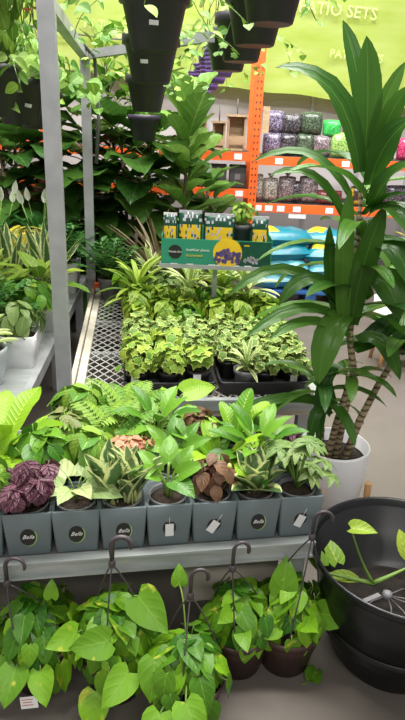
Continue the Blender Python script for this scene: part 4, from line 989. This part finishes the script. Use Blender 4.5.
# ------------------------------------------------------------------ hanging baskets
tr = MB(); tr.tube([(-.1, 2.0, 2.46), (-.72, 6.2, 2.46)], .02, 10); struct('trim_2', tr, M['steel'])
tr = MB(); tr.tube([(.26, 2.4, 2.5), (-.16, 6.6, 2.5)], .02, 10); struct('trim_3', tr, M['steel'])
tr = MB(); tr.tube([(-.8, 1.8, 2.3), (-1.15, 5.2, 2.3)], .02, 10); struct('trim_4', tr, M['steel'])
bk = [(-.234, 2.55, 1.695, 'black', 'sparse', 2.46, 'black hanging basket nearest overhead, centre row, with white label', 1, 1.),
      (-.293, 3.05, 1.61, 'black', 'ivy', 2.46, 'black hanging basket second in the centre row with white label', 1, 1.),
      (-.367, 3.6, 1.497, 'black', 'ivy', 2.46, 'black hanging basket third in the centre row with leaves around it', 0, .9),
      (-.436, 4.1, 1.33, 'darkpurple', 'none', 2.46, 'small dark purple hanging pot, lowest and farthest of the centre row', 0, .78),
      (.222, 2.85, 1.844, 'black', 'sparse', 2.5, 'black hanging basket nearest in the right row with white label', 1, 1.12),
      (.18, 3.2, 1.8, 'black', 'none', 2.5, 'black hanging basket second in the right row', 1, 1.12),
      (.135, 3.6, 1.765, 'black', 'none', 2.5, 'black hanging basket third in the right row, touching the fourth', 1, 1.12),
      (.075, 4.1, 1.755, 'black', 'sparse', 2.5, 'black hanging basket fourth in right row, touching the purple pots', 0, 1.12),
      (.03, 4.6, 1.755, 'purple', 'none', 2.5, 'purple hanging basket nearest of the purple pots', 0, .95),
      (-.011, 5.0, 1.735, 'purple', 'sparse', 2.5, 'purple hanging basket second of the purple pots', 0, .95),
      (-.06, 5.4, 1.705, 'purple', 'none', 2.5, 'purple hanging basket third of the purple pots', 0, .95),
      (-.118, 5.85, 1.68, 'purple', 'none', 2.5, 'purple hanging basket farthest and lowest of the purple pots', 0, .95),
      (-.93, 2.72, 1.44, 'black', 'lush', 2.3, 'black hanging basket at left frame edge under bright foliage', 0, 1.),
      (-.925, 3.1, 1.41, 'black', 'lush', 2.3, 'black hanging basket at left, second nearest, with white label', 1, 1.),
      (-.945, 3.5, 1.385, 'black', 'lush', 2.3, 'black hanging basket next to the tall post with white label', 1, 1.),
      (-.79, 2.4, 1.84, 'black', 'flower', 2.3, 'upper left hanging basket with small orange flowers', 0, 1.)]
for i, (x, y, z, c, f, top, lab, lb_, bs) in enumerate(bk):
    place(('basket', c, f, i % 3, c == 'purple', bool(lb_), round((top - z) / bs - .44, 3)), 'hanging_basket', lab, 'hanging basket', (x, y, z), rng.uniform(-.3, .3) if x > -.7 else .75, 'hanging baskets overhead', bs)

# ------------------------------------------------------------------ orange rack
RY = 5.7; RD = .75
rk = tag(empty('storage_rack', (.39, RY, 0)), 'orange steel storage rack along the back with price tags', 'rack')
X0 = [-3.6, -2.08, 0., 2.2]
for x in X0:
    for y in (0, RD):
        m = MB(); m.box((x, y, 1.05), (.075, .06, 2.1))
        if y == 0:
            for k in range(34):
                for sx_ in (-.016, .016): m.box((x + sx_, -.0306, .1 + k * .055), (.011, .001, .018), mi=1)
        part('upright', m, [M['orange'], M['blackink']], rk)
LV = [(X0[0], X0[1], (1.235, .93, .55)), (X0[1], X0[2], (1.225, .905)), (X0[2], X0[3], (1.2, .785))]
for a, b, zs in LV:
    for z in zs:
        for y in (0, RD):
            m = MB(); m.box(((a + b) / 2, y, z - .038), (b - a - .075, .05, .076)); part('beam', m, M['orange'], rk)
        m = MB(); m.box(((a + b) / 2, RD / 2, z - .012), (b - a - .08, RD - .06, .02)); part('shelf_board', m, M['greydark'], rk)
for x, z in ((-.15, 1.225), (-.9, 1.225), (-.12, .905), (.22, 1.2), (.82, 1.2), (.06, .785), (.16, .785), (.27, .785), (.42, .785), (.72, .785), (.86, .785), (1.3, 1.2), (1.5, .785), (-.55, 1.225)):
    m = MB(); m.box((x, -.0275, z - .038), (.07, .002, .05)); part('price_tag', m, M['paper'], rk)
m = MB(); m.box((.43, -.02, .685), (.16, .003, .04)); part('shelf_sign', m, M['paper'], rk, 'white sign below the beam')
m = MB(); m.box((.075, -.04, 1.5), (.06, .006, .22)); part('hanging_card', m, M['palewood'], rk, 'tan card on the upright')

def bag(name, label, loc, w, h, t, mt, rz=0., lean=0., group='bags on the orange rack', tie=False, cat='bag'):
    w *= 1.12; m = MB(); rg = random.Random(hash_str(label)); m.pillow(w, h, t, (0, 0, h / 2), Matrix.Rotation(PI / 2, 3, 'X') , 9, rg=rg)
    if tie: m.lathe([(.02, h - .02), (.012, h), (.035, h + .035)], 10)
    o = part(name, m, mt, None); o.location = loc; o.rotation_euler = (lean, 0, rz); tag(o, label, cat, group); return o
ty = RY + .16; z1 = 1.203; z2 = .788
TB = [(.16, 'lilac', .15, .2, 'lilac stones bag lower left on top shelf'), (.31, 'char', .15, .2, 'dark stones bag second along top shelf'), (.46, 'moss', .15, .2, 'mossy green bag third along top shelf'),
      (.62, 'mixed', .15, .19, 'mixed pebble bag lower middle of top shelf'), (.79, 'lime', .17, .22, 'lime green pebble bag on top shelf'), (1.0, 'pink', .17, .2, 'pink grit bag at right part of top shelf'), (1.2, 'char', .17, .2, 'dark stones bag behind the dracaena leaves'), (1.42, 'pink', .2, .2, 'pink bag far right of top shelf'), (1.65, 'mixed', .2, .2, 'mixed pebble bag at far right of top shelf')]
for x, mt, w, h, lab in TB: bag('pebble_bag', lab, (.39 + x, ty, z1), w, h, .13, BAGS[mt], rng.uniform(-.1, .1))
TB2 = [(.17, 'lilac', .16, .2, 'lilac stones bag stacked upper left on top shelf'), (.33, 'char', .17, .18, 'dark bag stacked second along on top shelf'), (.51, 'moss', .18, .2, 'mossy green bag stacked on the third top shelf bag'), (.7, 'green', .15, .15, 'bright green packet stacked on the mixed pebble bag'), (.92, 'pink', .22, .17, 'magenta bag lying on top of the pink grit bag')]
zof = [.185, .185, .185, .175, .19]
for (x, mt, w, h, lab), dz in zip(TB2, zof): bag('pebble_bag', lab, (.39 + x, ty + .03, z1 + dz), w, h, .13, BAGS[mt], rng.uniform(-.1, .1))
SB = [(.03, 'cream', .08, .25, 'white pebble bag next to the orange upright on middle shelf'), (.145, 'cream', .13, .22, 'cream pebble bag second along middle shelf'), (.3, 'mixed', .15, .24, 'tied bag of mixed pebbles, third along middle shelf'), (.39, 'char', .1, .2, 'dark bag squeezed between mixed pebble bags'), (.5, 'mixed', .16, .25, 'large tied bag of mixed pebbles, right of the squeezed dark bag'), (.7, 'red', .22, .13, 'low dark red bag on middle shelf'), (1.0, 'gold', .2, .18, 'yellow bag on middle shelf behind dracaena'), (1.35, 'char', .25, .2, 'dark bag at right end of middle shelf')]
for x, mt, w, h, lab in SB: bag('pebble_bag', lab, (.39 + x + .03, RY + .13, z2), w, h, .12, BAGS[mt], rng.uniform(-.12, .12), 0, tie=mt in ('mixed', 'cream') and x > .1)
# left bay: wooden feeders, dark boxes
for i, (x, w, h, lab) in enumerate(((-.33, .1, .24, 'pale wooden birdhouse behind the fig leaves'), (-.17, .15, .3, 'pale wooden birdhouse with dark opening beside the upright'), (-.5, .1, .28, 'pale wooden birdhouse half hidden by fig'))):
    bh = tag(empty('birdhouse', (.39 + x, RY + .18, 1.228)), lab, 'birdhouse', 'wooden birdhouses on the top shelf')
    m = MB(); m.box((-w / 2, 0, h / 2), (.018, .12, h)); m.box((w / 2, 0, h / 2), (.018, .12, h)); m.box((0, .05, h / 2), (w, .018, h)); m.box((0, 0, .01), (w, .12, .02)); m.box((0, -.05, h * .3), (w, .015, h * .25)); part('body', m, M['palewood'], bh)
    m = MB(); m.box((0, 0, h), (w + .05, .16, .02)); part('roof', m, M['palewood'], bh)
    m = MB(); m.tube([(0, 0, h), (0, 0, h + .14)], .006, 6); part('hook_rod', m, M['cable'], bh)
for i, (x, h, lab) in enumerate(((-.14, .2, 'dark grey box on left middle shelf nearest the upright'), (-.32, .2, 'dark grey box left of the other dark box'), (-.52, .17, 'dark grey box on left middle shelf behind fig leaves'))):
    m = MB(); m.rrect([(.075, .07, 0, .008), (.078, .073, .01, .01), (.078, .073, h - .01, .01), (.074, .07, h, .008)]); o = part('storage_box', m, M['greydark'], None); o.location = (.39 + x, RY + .12, .908); tag(o, lab, 'box', 'dark boxes on the left middle shelf')
    mm = MB(); mm.box((0, -.0745, h * .5), (.05, .001, .05)); part('box_label', mm, M['greypot'], o)
for i, (x, y, w, mt, lab) in enumerate(((1.0, .12, .34, 'gold', 'yellow printed bag on floor under rack, behind dracaena'), (1.32, .15, .3, 'char', 'dark bag on floor under rack right of yellow one'))):
    bag('soil_bag', lab, (.39 + x - .1, RY + y, 0), w, .5, .2, BAGS[mt], .1, 0, 'bags on the floor under the rack')

# ------------------------------------------------------------------ teal soil bags on pallet
px_, py_ = .9, 5.3
pa = tag(empty('pallet', (px_, py_, 0)), 'blue pallet under the stack of teal soil bags', 'pallet')
m = MB()
for k in range(5): m.box((.02, -.18 + k * .09, .11), (.8, .07, .02))
part('top_boards', m, M['bluepallet'], pa); m = MB()
for x in (-.32, .02, .36): m.box((x, .0, .05), (.09, .42, .1))
part('blocks', m, M['bluepallet'], pa)
def soilbag(label, x, y, z, rz, w=.54, h=.38, t=.15, pale=False, tilt=0., print_='yellow'):
    z = .121 + (z - .121) * .98; rz *= 1.7
    r = tag(empty('soil_bag', (px_ + x, py_ + y, z), rz), label, 'bag', 'teal soil bags on the pallet'); r.rotation_euler = (0, tilt, rz)
    rg = random.Random(hash_str(label)); m = MB(); m.pillow(w, h, t, (0, 0, t / 2), None, 10, rg=rg); part('sack', m, M['paleteal' if pale else 'teal'], r)
    m = MB(); m.pillow(w * .34, h * .82, t * .8, (-w * .22, -.01, t * .56 + .012), None, 8); part('print_panel', m, M['yellow'], r, 'yellow printed panel')
    m = MB(); m.pillow(w * .3, h * .3, t * .5, (w * .12, -h * .3, t * .56), None, 6); part('white_print', m, M['paper'], r)
lay = [(-.27, 0, .121, .05, True, 'pale teal soil bag at bottom left of the pallet stack'), (.24, 0, .121, -.06, False, 'teal soil bag at bottom right of the pallet stack'), (-.26, .0, .243, -.08, True, 'pale teal soil bag, second layer left in pallet stack'), (.25, 0, .243, .05, True, 'pale teal soil bag, second layer right in pallet stack'),
       (-.27, 0, .365, .06, False, 'teal soil bag, third layer left in pallet stack'), (.22, -.03, .365, -.12, False, 'teal soil bag with yellow panel, third layer right, facing out'), (-.26, .02, .487, .1, False, 'teal soil bag with yellow corner topping the left of the stack'), (.2, .1, .47, -.25, False, 'teal soil bag topping the right of the stack, slightly askew')]
for x, y, z, rz, pale, lab in lay: soilbag(lab, x, y, z, rz, pale=pale, tilt=rng.uniform(-.07, .07))

# ------------------------------------------------------------------ right background: white planter on wooden legs
wp = tag(empty('planter_stand', (1.3, 3.75, 0)), 'white planter on oak legs at right edge behind the dracaena', 'planter')
m = MB(); m.rrect([(.16, .13, .2, .02), (.17, .14, .21, .03), (.18, .15, .44, .03), (.172, .142, .44, .028), (.165, .135, .3, .02)]); part('planter_box', m, M['white'], wp)
for x in (-.13, .13):
    for y in (-.1, .1): m = MB(); m.tube([(x * 1.15, y * 1.15, 0), (x, y, .21)], [.013, .017], 8); part('leg', m, M['wood'], wp)
F, S = MB(), MB(); bush(F, S, random.Random(3), 50, .22, .2, .2, .55, .17, .07, 'lance', .4, hi=1.6); part('leaves', F, L['darkbig'], wp); part('stems', S, L['stem'], wp)
m = MB(); m.rrect([(.158, .128, .36, .02), (.15, .12, .37, .02)]); part('soil', m, M['soil'], wp)

# ------------------------------------------------------------------ lime banner
bn = tag(empty('banner', (0, 6.72, 0)), 'wide lime green fabric banner with faint white lettering across the back', 'banner')
m = MB(); NX, NZ = 90, 24; base = 0
for i in range(NX + 1):
    for j in range(NZ + 1):
        x = -2.6 + 6.4 * i / NX; z0 = 1.845 - .062 * (x + .54); t = j / NZ; z = z0 + (3.5 - z0) * t
        y = .012 * math.sin(x * 5.1 + z * 1.3) + .012 * math.sin(x * 1.7 - z * 6) + .006 * math.sin(x * 23) * (1 - t)
        m.v.append((x, y, z + .008 * math.sin(x * 9)))
for i in range(NX):
    for j in range(NZ):
        a = i * (NZ + 1) + j; m.face([a, a + NZ + 1, a + NZ + 2, a + 1])
part('cloth', m, M['banner'], bn)
slope = math.atan(-.062)
def btext(s, x, z, size):
    c = obj('lettering', text(s, size, M['bannertext']), bn); c.matrix_local = Matrix.Translation((x, -.045, z)) @ Matrix.Rotation(-slope, 4, 'Y') @ FRONT
btext('PATIO SETS', 1.17, 2.52, .15); btext('PATIO SETS', 1.4, 2.13, .105); btext('GA', 2.2, 2.06, .25); btext('PATIO SETS', -1.0, 2.3, .12); btext('SETS', .81, 2.03, .09)
m = MB(); m.tube([(-2.4, -.06, 2.34), (-1.2, -.06, 2.2), (-.2, -.06, 2.16)], .008, 6); part('cord', m, M['cable'], bn, 'thin grey cord across the banner')

# ------------------------------------------------------------------ camera, light
cam = bpy.data.cameras.new('camera'); co = bpy.data.objects.new('camera', cam); COL.objects.link(co)
cam.sensor_fit = 'VERTICAL'; cam.sensor_height = 36; cam.lens = 30; cam.clip_start = .02
pit = R(21.5); rol = math.atan(65 / 1521)
f = Vec((0, math.cos(pit), -math.sin(pit))); rt = Vec((1, 0, 0)); dn = f.cross(rt)
ci = rt * math.cos(rol) - dn * math.sin(rol); cj = rt * math.sin(rol) + dn * math.cos(rol)
mx = Matrix((ci, -cj, -f)).transposed().to_4x4(); mx.translation = (0, 0, 1.45); co.matrix_world = mx
scene.camera = co
w = bpy.data.worlds.new('world'); scene.world = w; w.use_nodes = True; nt = w.node_tree; bg = nt.nodes['Background']; bg.inputs[0].default_value = (1., .98, .95, 1); bg.inputs[1].default_value = .4
def area(name, loc, rot, sx, sy, e, c=(1, 1, 1)):
    l = bpy.data.lights.new(name, 'AREA'); l.shape = 'RECTANGLE'; l.size = sx; l.size_y = sy; l.energy = e; l.color = c
    o = bpy.data.objects.new(name, l); COL.objects.link(o); o.location = loc; o.rotation_euler = rot
for x, y, e in ((.3, 1.7, 300), (-.2, 3.4, 280), (.3, 4.9, 280), (.2, -3.2, 190)): area('ceiling_and_fill_lamp', (x, y, 4.6), (0, 0, 0), 4.0, .5, e, (1, .97, .92))  # last entry is an added fill behind the camera; others are store lamps
vs = scene.view_settings; vs.view_transform = 'Standard'; vs.look = 'None'; vs.exposure = 0.; vs.gamma = 1.; vs.use_curve_mapping = False
